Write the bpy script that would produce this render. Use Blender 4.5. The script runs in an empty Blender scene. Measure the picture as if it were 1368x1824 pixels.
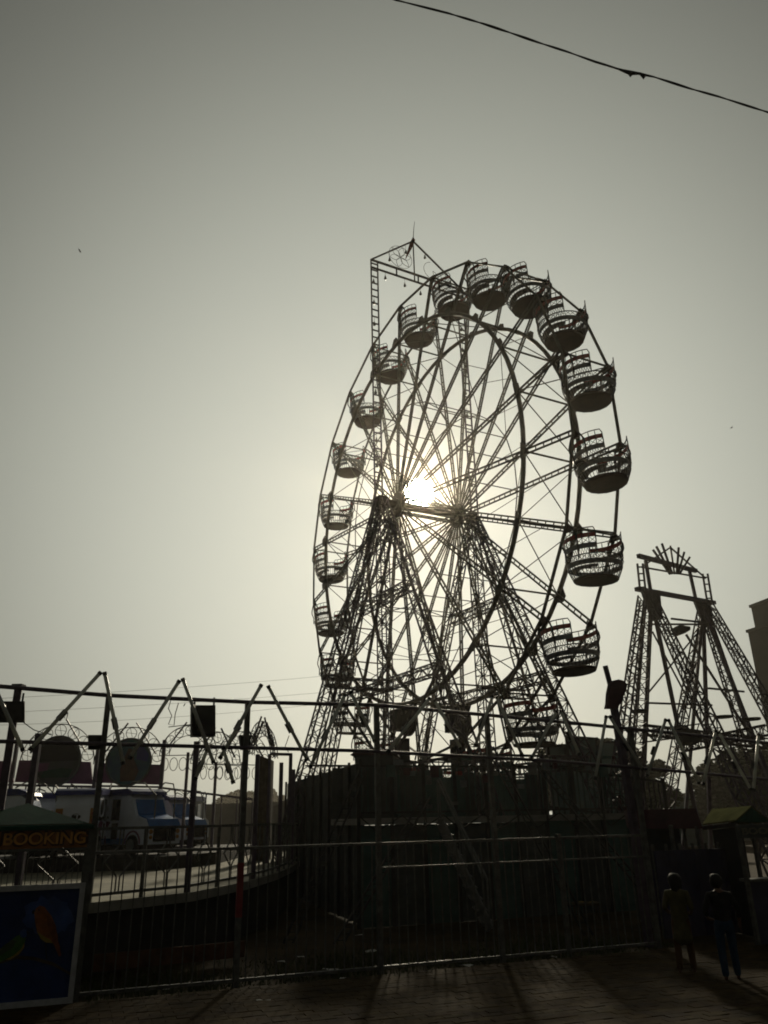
import bpy, bmesh, math, random
from mathutils import Vector, Matrix
random.seed(7)
sc = bpy.context.scene
V = Vector
# ------------------------------------------------------------------ camera
PITCH, ROLL, FPX, CAMH = math.radians(21.69), math.radians(1.22), 1380.0, 2.3
cam_data = bpy.data.cameras.new('camera'); cam = bpy.data.objects.new('camera', cam_data)
sc.collection.objects.link(cam); sc.camera = cam
cam_data.sensor_fit = 'VERTICAL'; cam_data.sensor_height = 24.0
cam_data.lens = 24.0 * FPX / 1824.0
cam_data.clip_start = 0.1; cam_data.clip_end = 3000
cam.location = (0, 0, CAMH)
cam.matrix_world = Matrix.Translation((0, 0, CAMH)) @ Matrix.Rotation(math.pi/2 + PITCH, 4, 'X') @ Matrix.Rotation(-ROLL, 4, 'Z')
CAM = V((0, 0, CAMH))

def ray(px, py):
    a, b = px - 684, py - 912
    X = a*math.cos(ROLL) - b*math.sin(ROLL); Y = a*math.sin(ROLL) + b*math.cos(ROLL)
    c, s = math.cos(PITCH), math.sin(PITCH); v = -Y/FPX
    return V((X/FPX, c - v*s, s + v*c))
def at(px, py, Y):
    d = ray(px, py); return CAM + d*(Y/d.y)
def gz(px, py, z=0.0):
    d = ray(px, py); return CAM + d*((z - CAMH)/d.z)
def onplane(px, py, pt, n):
    d = ray(px, py); return CAM + d*((V(pt) - CAM).dot(n)/d.dot(n))

# ------------------------------------------------------------------ sky, sun, exposure
SUN = ray(745, 880).normalized()
SUN_EL = math.asin(SUN.z); SUN_AZ = math.atan2(SUN.x, SUN.y)
world = bpy.data.worlds.new('World'); sc.world = world; world.use_nodes = True
nt = world.node_tree; nt.nodes.clear()
def wn(t, **k):
    n = nt.nodes.new(t)
    for a, b in k.items(): setattr(n, a, b)
    return n
def wmath(op, a, b=None):
    n = wn('ShaderNodeMath', operation=op)
    for i, x in enumerate((a, b)):
        if x is None: continue
        if isinstance(x, (int, float)): n.inputs[i].default_value = x
        else: nt.links.new(x, n.inputs[i])
    return n.outputs[0]
tc = wn('ShaderNodeTexCoord')
dt = wn('ShaderNodeVectorMath', operation='DOT_PRODUCT'); nt.links.new(tc.outputs['Generated'], dt.inputs[0]); dt.inputs[1].default_value = SUN
th = wmath('ARCCOSINE', wmath('MINIMUM', dt.outputs['Value'], 0.9999999))
def lobe(amp, width, power):      # light scattered forward by the dusty air round the sun
    x = wmath('POWER', wmath('DIVIDE', th, width), power)
    return wmath('MULTIPLY', wmath('EXPONENT', wmath('MULTIPLY', x, -1.0)), amp)
sxyz = wn('ShaderNodeSeparateXYZ'); nt.links.new(tc.outputs['Generated'], sxyz.inputs[0])
low = wmath('SUBTRACT', 1.30, wmath('MULTIPLY', wmath('MAXIMUM', sxyz.outputs[2], 0.0), 0.62))     # dust is thicker low down
broad = wmath('ADD', wmath('MULTIPLY', lobe(0.49, 0.597, 2.9), low), 0.046)
aure = lobe(0.45, 0.022, 1.0)
disc = lobe(900.0, 0.0150, 6.0)
def col(sock, c):
    m = wn('ShaderNodeVectorMath', operation='SCALE'); m.inputs[0].default_value = c; nt.links.new(sock, m.inputs['Scale']); return m.outputs[0]
def vadd(a, b):
    m = wn('ShaderNodeVectorMath', operation='ADD'); nt.links.new(a, m.inputs[0]); nt.links.new(b, m.inputs[1]); return m.outputs[0]
haze_light = vadd(vadd(col(broad, (0.970, 1.0, 0.855)), col(aure, (1.0, 0.80, 0.48))), col(disc, (1.0, 0.93, 0.72)))
sky = wn('ShaderNodeTexSky', sky_type='NISHITA'); sky.sun_disc = False
sky.sun_elevation = SUN_EL; sky.sun_rotation = SUN_AZ
sky.air_density = 1.0; sky.dust_density = 10.0; sky.ozone_density = 1.0; sky.altitude = 200
hs = wn('ShaderNodeHueSaturation'); hs.inputs['Saturation'].default_value = 0.25; nt.links.new(sky.outputs[0], hs.inputs['Color'])
b1 = wn('ShaderNodeBackground'); b1.inputs['Strength'].default_value = 0.0013; nt.links.new(hs.outputs[0], b1.inputs['Color'])
b2 = wn('ShaderNodeBackground'); b2.inputs['Strength'].default_value = 1.0; nt.links.new(haze_light, b2.inputs['Color'])
ad = wn('ShaderNodeAddShader'); nt.links.new(b1.outputs[0], ad.inputs[0]); nt.links.new(b2.outputs[0], ad.inputs[1])
wo = wn('ShaderNodeOutputWorld'); nt.links.new(ad.outputs[0], wo.inputs['Surface'])

sun_data = bpy.data.lights.new('sun', 'SUN'); sun_data.energy = 2.0; sun_data.angle = math.radians(3.2); sun_data.color = (1.0, 0.88, 0.66)
sun = bpy.data.objects.new('sun', sun_data); sc.collection.objects.link(sun)
sun.rotation_euler = SUN.to_track_quat('Z', 'Y').to_euler(); sun.location = (0, 0, 60)
vs = sc.view_settings; vs.view_transform = 'Standard'; vs.look = 'None'; vs.exposure = 0.0; vs.gamma = 1.0; vs.use_curve_mapping = False
sc.cycles.volume_bounces = 0; sc.cycles.max_bounces = 5; sc.cycles.diffuse_bounces = 3; sc.cycles.glossy_bounces = 2
sc.cycles.sample_clamp_indirect = 3.0; sc.cycles.filter_width = 1.85

# ------------------------------------------------------------------ materials
MATS = {}
def mat(name, c, rough=0.7, var=0.35, scale=6.0, metal=0.0, bump=0.15, c2=None, spec=0.3):
    m = bpy.data.materials.new(name); m.use_nodes = True; t = m.node_tree; b = t.nodes['Principled BSDF']
    b.inputs['Roughness'].default_value = rough; b.inputs['Metallic'].default_value = metal
    b.inputs['Specular IOR Level'].default_value = spec
    n = t.nodes.new('ShaderNodeTexNoise'); n.inputs['Scale'].default_value = scale; n.inputs['Detail'].default_value = 6; n.inputs['Roughness'].default_value = 0.65
    geo = t.nodes.new('ShaderNodeNewGeometry'); t.links.new(geo.outputs['Position'], n.inputs['Vector'])
    r = t.nodes.new('ShaderNodeValToRGB'); e = r.color_ramp.elements
    e[0].position = 0.32; e[1].position = 0.68
    lo = [x*(1 - var) for x in c] if c2 is None else c2
    hi = [min(1, x*(1 + var*0.6)) for x in c] if c2 is None else c
    e[0].color = (*lo, 1); e[1].color = (*hi, 1)
    t.links.new(n.outputs[0], r.inputs[0]); t.links.new(r.outputs[0], b.inputs['Base Color'])
    if bump:
        bp = t.nodes.new('ShaderNodeBump'); bp.inputs['Strength'].default_value = bump; bp.inputs['Distance'].default_value = 0.02
        n2 = t.nodes.new('ShaderNodeTexNoise'); n2.inputs['Scale'].default_value = scale*6; n2.inputs['Detail'].default_value = 4
        t.links.new(geo.outputs['Position'], n2.inputs['Vector'])
        t.links.new(n2.outputs[0], bp.inputs['Height']); t.links.new(bp.outputs[0], b.inputs['Normal'])
    MATS[name] = m; return m
mat('wheel_steel', (.075, .068, .050), .6, .5, 3, spec=.25)
mat('ring_steel', (.060, .055, .042), .6, .5, 3, spec=.25)
mat('tower_steel', (.075, .060, .070), .6, .5, 4, spec=.25)
mat('purple_steel', (.085, .065, .090), .55, .45, 4, spec=.3)
mat('hull_paint', (.032, .015, .011), .65, .5, 2.5, spec=.15)
mat('red_paint', (.30, .035, .028), .5, .4, 6)
mat('grey_band', (.13, .14, .15), .55, .35, 6)
mat('dark_steel', (.030, .028, .026), .6, .4, 5)
mat('galv', (.16, .16, .15), .45, .35, 8, metal=.4)
mat('rail_steel', (.115, .115, .105), .5, .45, 8, metal=.3)
mat('red_post', (.22, .03, .03), .5, .4, 6)
tm = mat('tube_white', (.62, .64, .60), .35, .2, 12); _t = tm.node_tree; _b = _t.nodes['Principled BSDF']     # frosted plastic lets light through
_tr = _t.nodes.new('ShaderNodeBsdfTranslucent'); _tr.inputs[0].default_value = (.60, .62, .56, 1); _mx = _t.nodes.new('ShaderNodeMixShader'); _mx.inputs[0].default_value = .33
_t.links.new(_b.outputs[0], _mx.inputs[1]); _t.links.new(_tr.outputs[0], _mx.inputs[2]); _t.links.new(_mx.outputs[0], _t.nodes['Material Output'].inputs['Surface'])
mat('black_box', (.016, .016, .017), .6, .3, 10)
mat('concrete', (.27, .26, .23), .9, .35, 1.6, bump=.4)
mat('platform_top', (.16, .15, .10), .9, .4, 1.2, bump=.4)
mat('skirt', (.028, .026, .024), .9, .5, 2)
mat('skirt_board', (.10, .045, .025), .9, .6, 3)
mat('green_sheet', (.050, .095, .085), .8, .4, 1.5)
mat('pale_sheet', (.14, .19, .18), .6, .3, 1.0)
mat('dark_sheet', (.065, .072, .068), .85, .45, 1.5)
mat('wood', (.10, .075, .045), .85, .5, 5)
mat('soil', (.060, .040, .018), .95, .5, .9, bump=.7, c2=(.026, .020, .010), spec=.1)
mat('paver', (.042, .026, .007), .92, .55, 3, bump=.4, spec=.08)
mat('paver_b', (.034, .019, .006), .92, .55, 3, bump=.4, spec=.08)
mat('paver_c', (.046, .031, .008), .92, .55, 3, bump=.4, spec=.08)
mat('grass', (.055, .070, .022), .8, .5, 9)
mat('booth_green', (.010, .055, .034), .7, .35, 3, spec=.1)
mat('tarp', (.085, .090, .042), 1.0, .45, 2.5, spec=0.0)
mat('booth_orange', (.27, .105, .025), .6, .4, 4)
mat('letter_orange', (.58, .29, .07), .55, .3, 8)
mat('letter_dark', (.05, .018, .010), .6, .3, 8)
mat('letter_grey', (.16, .15, .11), .6, .3, 8)
mat('white_frame', (.42, .42, .43), .55, .25, 8)
mat('navy', (.022, .050, .17), .5, .35, 1.2, c2=(.008, .014, .045), spec=.15)
mat('navy_panel', (.045, .042, .075), .6, .4, 2)
mat('bird_orange', (.24, .075, .016), .5, .35, 14)
mat('bird_green', (.045, .120, .015), .5, .4, 14)
mat('bird_yellow', (.26, .18, .02), .5, .35, 14)
mat('bird_rust', (.16, .045, .014), .6, .4, 14)
mat('glow_dim', (.026, .062, .20), .6, .5, 3)
mat('glow_blue', (.030, .085, .26), .6, .5, 3)
mat('bird_dark', (.012, .012, .016), .5, .3, 14)
mat('purple_panel', (.17, .055, .125), .6, .3, 2)
mat('disc_dark', (.060, .050, .070), .5, .6, 1.8, c2=(.03, .05, .03))
mat('disc_green', (.03, .13, .10), .5, .6, 1.8, c2=(.02, .05, .12))
mat('disc_rim', (.10, .11, .10), .5, .3, 6)
mat('bus_white', (.66, .71, .80), .4, .15, 2)
mat('bus_blue', (.015, .12, .36), .35, .25, 3)
mat('bus_navy', (.02, .03, .16), .4, .25, 3)
mat('bus_glass', (.008, .009, .012), .15, .2, 3, spec=.5)
mat('bus_grey', (.18, .20, .20), .5, .2, 3)
mat('bus_orange', (.36, .17, .03), .5, .3, 4)
mat('lamp_red', (.30, .06, .02), .3, .3, 4)
mat('tyre', (.018, .018, .018), .85, .3, 6)
mat('maroon', (.070, .028, .034), .7, .35, 3)
mat('building', (.062, .070, .068), .8, .25, .3)
mat('far_wall', (.20, .19, .17), .9, .3, .6)
mat('skin', (.12, .062, .040), .6, .2, 10)
mat('hair', (.010, .009, .008), .6, .3, 30)
mat('cloth_green', (.085, .075, .030), .9, .3, 12)
mat('cloth_black', (.016, .015, .017), .9, .3, 12)
mat('cloth_dark', (.030, .032, .036), .9, .3, 12)
mat('jeans', (.012, .036, .075), .9, .35, 14)
mat('leggings', (.090, .045, .018), .9, .3, 12)
mat('paper', (.55, .54, .50), .9, .2, 20)
mat('bark', (.060, .045, .032), .95, .4, 6)
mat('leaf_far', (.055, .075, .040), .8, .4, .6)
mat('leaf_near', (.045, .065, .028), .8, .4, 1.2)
mat('cable', (.014, .013, .012), .6, .3, 20)
mat('bulb', (.06, .05, .04), .4, .3, 20)
mat('flag', (.24, .040, .035), .8, .3, 8)

# ------------------------------------------------------------------ mesh builder and object helpers
MW = {}                                   # world matrix of every parent made here
def frame_from(d, up=V((0, 0, 1))):
    d = d.normalized()
    if abs(d.dot(up)) > .99: up = V((0, 1, 0)) if abs(d.y) < .9 else V((1, 0, 0))
    s = d.cross(up).normalized(); t = s.cross(d).normalized()
    return s, t
class MB:
    def __init__(s): s.v = []; s.f = []
    def add(s, vs, fs):
        o = len(s.v); s.v += [V(p) for p in vs]; s.f += [tuple(i + o for i in f) for f in fs]; return s
    def bar(s, p, q, w, h=None, up=V((0, 0, 1)), w2=None):
        p, q = V(p), V(q); h = w if h is None else h; w2 = w if w2 is None else w2
        a, b = frame_from(q - p, up); k = w2/w
        vs = [p + a*x*w/2 + b*y*h/2 for x, y in ((-1, -1), (1, -1), (1, 1), (-1, 1))]
        vs += [q + a*x*w2/2 + b*y*h*k/2 for x, y in ((-1, -1), (1, -1), (1, 1), (-1, 1))]
        return s.add(vs, [(3, 2, 1, 0), (4, 5, 6, 7), (0, 1, 5, 4), (1, 2, 6, 5), (2, 3, 7, 6), (3, 0, 4, 7)])
    def tube(s, pts, r, n=8, closed=False):
        pts = [V(p) for p in pts]; m = len(pts); rr = r if isinstance(r, (list, tuple)) else [r]*m
        vs = []; fs = []; ref = None
        for i, p in enumerate(pts):
            a = pts[(i - 1) % m] if (closed or i > 0) else p; b = pts[(i + 1) % m] if (closed or i < m - 1) else p
            d = (b - a).normalized()
            if ref is None: x, y = frame_from(d)
            else:
                x = ref - d*ref.dot(d)
                x = x.normalized() if x.length > 1e-5 else frame_from(d)[0]
                y = x.cross(d).normalized()*-1
                y = d.cross(x).normalized()
            ref = x
            if i == 0: y = d.cross(x).normalized()
            vs += [p + (x*math.cos(2*math.pi*k/n) + y*math.sin(2*math.pi*k/n))*rr[i] for k in range(n)]
        for i in range(m if closed else m - 1):
            j = (i + 1) % m
            for k in range(n): fs.append((i*n + k, i*n + (k + 1) % n, j*n + (k + 1) % n, j*n + k))
        if not closed: fs += [tuple(range(n))[::-1], tuple((m - 1)*n + k for k in range(n))]
        return s.add(vs, fs)
    def prism(s, poly, off):            # closed polygon in space extruded by the vector off
        poly = [V(p) for p in poly]; n = len(poly); off = V(off)
        return s.add(poly + [p + off for p in poly], [tuple(range(n))[::-1], tuple(range(n, 2*n))] + [(i, (i + 1) % n, (i + 1) % n + n, i + n) for i in range(n)])
    def box(s, c, sz, ax=None):
        c = V(c); x, y, z = ax if ax else (V((1, 0, 0)), V((0, 1, 0)), V((0, 0, 1)))
        sx, sy, sz = [k/2 for k in sz]
        vs = [c + x*i*sx + y*j*sy + z*k*sz for k in (-1, 1) for i, j in ((-1, -1), (1, -1), (1, 1), (-1, 1))]
        return s.add(vs, [(3, 2, 1, 0), (4, 5, 6, 7), (0, 1, 5, 4), (1, 2, 6, 5), (2, 3, 7, 6), (3, 0, 4, 7)])
    def lathe(s, prof, n=24, c=V((0, 0, 0)), ax=None):
        x, y, z = ax if ax else (V((1, 0, 0)), V((0, 1, 0)), V((0, 0, 1))); c = V(c); vs = []; fs = []
        for r, h in prof: vs += [c + (x*math.cos(2*math.pi*k/n) + y*math.sin(2*math.pi*k/n))*max(r, .0005) + z*h for k in range(n)]
        for i in range(len(prof) - 1):
            for k in range(n): fs.append((i*n + k, i*n + (k + 1) % n, (i + 1)*n + (k + 1) % n, (i + 1)*n + k))
        fs += [tuple(range(n))[::-1], tuple((len(prof) - 1)*n + k for k in range(n))]
        return s.add(vs, fs)
    def shell(s, r0, r1, z0, z1, a0, a1, th, n):     # curved band of a drum
        full = abs(a1 - a0) > 6.28; vs = []; fs = []; m = n if full else n + 1
        for i in range(m):
            a = a0 + (a1 - a0)*i/n; c, q = math.cos(a), math.sin(a)
            for r, z in ((r0, z0), (r1, z1), (r1 - th, z1), (r0 - th, z0)): vs.append(V((r*c, r*q, z)))
        for i in range(n):
            j = (i + 1) % m
            for k in range(4): fs.append((i*4 + k, j*4 + k, j*4 + (k + 1) % 4, i*4 + (k + 1) % 4))
        if not full: fs += [(0, 1, 2, 3), tuple((m - 1)*4 + k for k in (3, 2, 1, 0))]
        return s.add(vs, fs)
    def lattice(s, p, q, w0, w1, seg, wm=.05, wd=.028, side=None):   # four-chord lattice mast
        p, q = V(p), V(q); d = q - p
        a, b = frame_from(d, side if side is not None else V((0, 0, 1)))
        def c(t, i): w = (w0 + (w1 - w0)*t)/2; x, y = ((-1, -1), (1, -1), (1, 1), (-1, 1))[i % 4]; return p + d*t + a*x*w + b*y*w
        for i in range(4): s.bar(c(0, i), c(1, i), wm)
        for k in range(seg):
            t0, t1 = k/seg, (k + 1)/seg
            for i in range(4):
                s.bar(c(t0, i), c(t1, i + 1), wd) if (k + i) % 2 == 0 else s.bar(c(t0, i + 1), c(t1, i), wd)
                if k: s.bar(c(t0, i), c(t0, i + 1), wd)
        return s
    def ladder(s, p, q, w, side, rungs, wm=.05, wr=.03):
        p, q, side = V(p), V(q), V(side).normalized()
        for k in (-1, 1): s.bar(p + side*k*w/2, q + side*k*w/2, wm)
        for i in range(rungs):
            t = (i + .5)/rungs; m = p + (q - p)*t; s.bar(m - side*w/2, m + side*w/2, wr)
        return s
    def build(s, name, m, parent=None, world=None, smooth=False):
        me = bpy.data.meshes.new(name); inv = MW[parent.name].inverted() if parent is not None else (world.inverted() if world is not None else None)
        vs = [inv @ p for p in s.v] if inv is not None else s.v
        me.from_pydata([tuple(p) for p in vs], [], s.f)
        bm = bmesh.new(); bm.from_mesh(me); bmesh.ops.recalc_face_normals(bm, faces=bm.faces); bm.to_mesh(me); bm.free()
        me.materials.append(MATS[m])
        if smooth:
            for p in me.polygons: p.use_smooth = True
        o = bpy.data.objects.new(name, me); sc.collection.objects.link(o)
        if parent is not None: o.parent = parent; MW[o.name] = MW[parent.name]
        elif world is not None: o.matrix_world = world; MW[o.name] = world
        else: MW[o.name] = Matrix.Identity(4)
        return o
def tag(o, label=None, cat=None, group=None, kind=None):
    for k, v in (('label', label), ('category', cat), ('group', group), ('kind', kind)):
        if v: o[k] = v
    return o
def thing(name, label, cat, loc=(0, 0, 0), rot=None, group=None):
    o = bpy.data.objects.new(name, None); sc.collection.objects.link(o)
    M = Matrix.Translation(V(loc)) @ (rot.to_4x4() if rot is not None else Matrix.Identity(4))
    o.matrix_world = M; MW[o.name] = M; o.empty_display_size = .3
    return tag(o, label, cat, group)
def copy_tree(o, parent=None):
    c = o.copy(); sc.collection.objects.link(c)
    if parent is not None: c.parent = parent
    for ch in o.children: copy_tree(ch, c)
    return c
Z = V((0, 0, 1))
def S(name, mb, m, **k): return tag(mb.build(name, m, **k), kind='structure')

# ------------------------------------------------------------------ ground
mb = MB(); N = 90
def gxy(t): return math.copysign(abs(t)**2.4, t)
for j in range(N + 1):
    for i in range(N + 1):
        x, y = gxy(i/N*2 - 1)*420, gxy(j/N*2 - 1)*420 + 15
        d = math.hypot(x, y - 15)
        mb.v.append(V((x, y, -.02 + (.03*math.sin(x*1.7 + 1.3*math.sin(y*.9)) + .025*math.sin(y*2.3 + x*.6))*(1 if d < 40 else 0))))
mb.f = [(j*(N + 1) + i, j*(N + 1) + i + 1, (j + 1)*(N + 1) + i + 1, (j + 1)*(N + 1) + i) for j in range(N) for i in range(N)]
S('ground', mb, 'soil', smooth=True)

# ------------------------------------------------------------------ wheel frame of reference (x = along wheel, -y = near side, z = up)
WC = V((1.85, 29.92, 14.23)); WB = math.radians(61.72)
U = V((math.cos(WB), -math.sin(WB), 0)); NN = V((-math.sin(WB), -math.cos(WB), 0))
WROT = Matrix(((U.x, -NN.x, 0), (U.y, -NN.y, 0), (0, 0, 1)))
R, STEP, PH = 10.0, 2*math.pi/22, math.radians(-56.25)
def wl(t, r, y): return V((r*math.cos(t), y, r*math.sin(t)))
WM = Matrix.Translation(WC) @ WROT.to_4x4()
wheel = thing('ferris_wheel', 'giant steel big wheel of ladder spokes with the low sun behind its hub', 'ferris wheel', WC, WROT)
def wb(mb, name, m, smooth=False):
    mb.v = [WM @ p for p in mb.v]; return mb.build(name, m, wheel, smooth=smooth)
HY, RY, GR, GY = 1.45, .95, 7.9, 1.17
for s in (-1, 1):
    mb = MB(); p, q = V((.42, s*HY, 0)), V((R, s*RY, 0)); mb.ladder(p, q, .155, Z, 26, .052, .03)
    first = None
    for k in range(22):
        t = PH + k*STEP
        if first is None: first = wb(mb, 'spoke', 'wheel_steel'); o = first
        else: o = first.copy(); sc.collection.objects.link(o); o.parent = wheel
        o.matrix_local = Matrix.Rotation(-t, 4, 'Y')
    mb = MB()
    for k in range(22): mb.bar(wl(PH + k*STEP, R, s*RY), wl(PH + (k + 1)*STEP, R, s*RY), .085, .06)
    wb(mb, 'outer_rim', 'wheel_steel')
    wb(MB().tube([wl(PH + k*STEP/3, GR, s*GY) for k in range(66)], .082, 8, True), 'inner_ring', 'ring_steel', True)
    mb = MB()
    for k in range(22): mb.bar(wl(PH + k*STEP, 4.3, s*1.31), wl(PH + (k + 1)*STEP, 4.3, s*1.31), .032)
    wb(mb, 'tie_ring', 'wheel_steel')
    for k in range(22):                    # gusset plates where the ring meets the spokes
        t = PH + k*STEP; a = [wl(t - .036, GR - .02, s*(GY + .09)), wl(t + .036, GR - .02, s*(GY + .09)), wl(t + .014, GR + .24, s*(GY + .09)), wl(t - .014, GR + .24, s*(GY + .09))]
        wb(MB().prism(a, V((0, s*.03, 0))), 'gusset_plate', 'ring_steel')
    mb = MB().lathe([(.18, -.16), (.26, -.16), (.26, -.07), (.52, -.07), (.54, -.04), (.54, .04), (.52, .07), (.26, .07), (.26, .16), (.18, .16)], 28, V((0, s*HY, 0)), (V((1, 0, 0)), Z, V((0, 1, 0))))
    hub = wb(mb, 'hub', 'ring_steel')
    for k in range(11):
        t = k*2*math.pi/11; mb = MB().lathe([(.045, 0), (.045, .05), (.03, .07)], 8, wl(t, .42, s*HY + .06), (V((1, 0, 0)), Z, V((0, 1, 0))))
        mb.v = [WM @ p for p in mb.v]; mb.build('bolt', 'galv', hub)
wb(MB().tube([V((0, -2.35, 0)), V((0, 2.35, 0))], .17, 14), 'axle', 'ring_steel', True)
for s in (-1, 1): wb(MB().ladder(V((0, -HY, s*.32)), V((0, HY, s*.32)), .2, V((1, 0, 0)), 9, .06, .04), 'hub_spacer', 'wheel_steel')
for k in range(22):
    t = PH + k*STEP; t2 = t + STEP
    mb = MB().bar(wl(t, GR, -GY), wl(t, GR, GY), .05)
    mb.bar(wl(t, GR, -GY), wl(t2, GR, GY), .028).bar(wl(t, GR, GY), wl(t2, GR, -GY), .028)
    wb(mb, 'cross_brace', 'wheel_steel')
    wb(MB().bar(wl(t, 4.3, -1.31), wl(t, 4.3, 1.31), .03), 'tie_rod', 'wheel_steel')
    wb(MB().bar(wl(t, 6.2, -1.22), wl(t2, 6.2, 1.22), .022), 'tie_rod', 'wheel_steel')
    if k % 2: wb(MB().bar(wl(t, GR, -GY), wl(t, 4.3, 1.31), .026), 'tie_rod', 'wheel_steel')
    if k % 2 == 0: wb(MB().bar(wl(t, R, -RY), wl(t, R, RY), .05).bar(wl(t, GR, -GY), wl(t, R, RY), .028), 'rim_tie', 'wheel_steel')

# ------------------------------------------------------------------ gondolas
def make_gondola():
    g = thing('gondola', 'x', 'gondola', (0, 0, 0))
    hull = MB().lathe([(.38, -1.60), (.56, -1.59), (.645, -1.565), (.665, -1.51), (.64, -1.50), (.3, -1.51)], 16).build('floor_pan', 'hull_paint', g)
    GS, GZ = .855, .885                       # basket scale across and down
    def gb_(mb, name, m, par=None):
        mb.v = [V((p.x*GS, p.y*GS, p.z*GZ)) for p in mb.v]; return mb.build(name, m, par or g)
    mb = MB()
    for k in range(40):
        a = 2*math.pi*k/40; c, q = math.cos(a), math.sin(a)
        mb.bar((.765*c, .765*q, -1.71), (.92*c, .92*q, -1.36), .017)
    gb_(mb, 'bars', 'dark_steel')
    gb_(MB().shell(.92, .95, -1.37, -1.21, 0, 2*math.pi, .02, 24), 'band', 'grey_band')
    mb = MB()
    for k in range(32):
        a, b = 2*math.pi*k/32, 2*math.pi*(k + 1)/32
        for z0, z1 in ((-1.2, -1.04), (-1.04, -1.2)):
            mb.bar((.968*math.cos(a), .968*math.sin(a), z0), (.968*math.cos(b), .968*math.sin(b), z1), .013)
    mb.tube([(.97*math.cos(2*math.pi*k/24), .97*math.sin(2*math.pi*k/24), -1.04) for k in range(24)], .02, 6, True)
    gb_(mb, 'lattice', 'dark_steel')
    for s in (-1, 1):
        c0 = s*math.pi/2; h = math.radians(54)
        P = lambda a, r, z: V((r*math.cos(a), r*math.sin(a), z))
        bk = gb_(MB().shell(.975, .985, -.86, -.69, c0 - h, c0 + h, .02, 10), 'seat_back', 'grey_band')
        gb_(MB().shell(.99, .995, -.50, -.35, c0 - h, c0 + h, .02, 10), 'red_band', 'red_paint', bk)
        mb = MB()
        for k in range(8):
            a, b = c0 - h + 2*h*k/8, c0 - h + 2*h*(k + 1)/8
            mb.bar(P(a, .978, -.70), P(b, .985, -.50), .014).bar(P(b, .978, -.70), P(a, .985, -.50), .014)
            mb.bar(P(a, .985, -.72), P(a, .985, -.20), .02)
        rail = [P(c0 - h, .975, -1.04), P(c0 - h, .985, -.30)] + [P(c0 - h + 2*h*(k + .35)/10.7, .985, -.17) for k in range(11)] + [P(c0 + h, .985, -.30), P(c0 + h, .975, -1.04)]
        mb.tube(rail, .02, 6); gb_(mb, 'back_rail', 'dark_steel', bk)
        mb = MB()                                      # wire mesh backrest
        for k in range(20):
            a = c0 - h + 2*h*(k + .5)/20
            for dz in (0, 1):
                mb.bar(P(a, .95, -.86), P(a + (.12 if dz else -.12), .92, -1.22), .012)
        gb_(mb, 'mesh_rest', 'dark_steel', bk)
        st = [P(c0 - .95 + 1.9*k/8, .82, -1.42) for k in range(9)] + [P(c0 + .95 - 1.9*k/8, .56, -1.42) for k in range(9)]
        gb_(MB().prism(st, (0, 0, .05)), 'seat', 'grey_band')
        y = s*.90
        MB().prism([(-.05, y, .09), (.05, y, .09), (.20, y, -.20), (-.20, y, -.20)], (0, s*.03, 0)).build('bracket_plate', 'hull_paint', g)
        for d in (-1, 1):
            MB().tube([(d*.08, y, .02), (d*.22, y, -.17), (d*.33, y, -.38), (d*.34, y, -.52), (d*.28, s*.83, -.74), (d*.27, s*.83, -1.05)], .026, 6).build('hanger_arm', 'dark_steel', g)
    return g
proto = make_gondola()
names = ['at the topmost point of', 'second clockwise from the top of', 'third clockwise from the top of', 'fourth clockwise from the top of', 'fifth clockwise from the top of', 'sixth clockwise from the top of', 'seventh clockwise from the top of', 'eighth clockwise from the top of', 'ninth clockwise from the top of', 'tenth clockwise from the top of', 'eleventh clockwise from the top of', 'lowest of all on']
def ordinal_side(k):
    d = (7 - k) % 22                                   # steps clockwise from the top one
    if d <= 10: return names[d]
    if d == 11: return names[11]
    w = ['', 'first', 'second', 'third', 'fourth', 'fifth', 'sixth', 'seventh', 'eighth', 'ninth', 'tenth'][22 - d]
    return w + ' anticlockwise from the topmost one on'
for k in range(22):
    g = proto if k == 0 else copy_tree(proto)
    t = PH + k*STEP; p = WM @ wl(t, R, 0)
    g.matrix_world = Matrix.Translation(p) @ WROT.to_4x4() @ Matrix.Rotation(random.uniform(-.085, .085), 4, 'Y')
    tag(g, 'round red and grey basket gondola ' + ordinal_side(k) + ' the big wheel', 'gondola', 'gondolas hanging on the big wheel')

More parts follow.
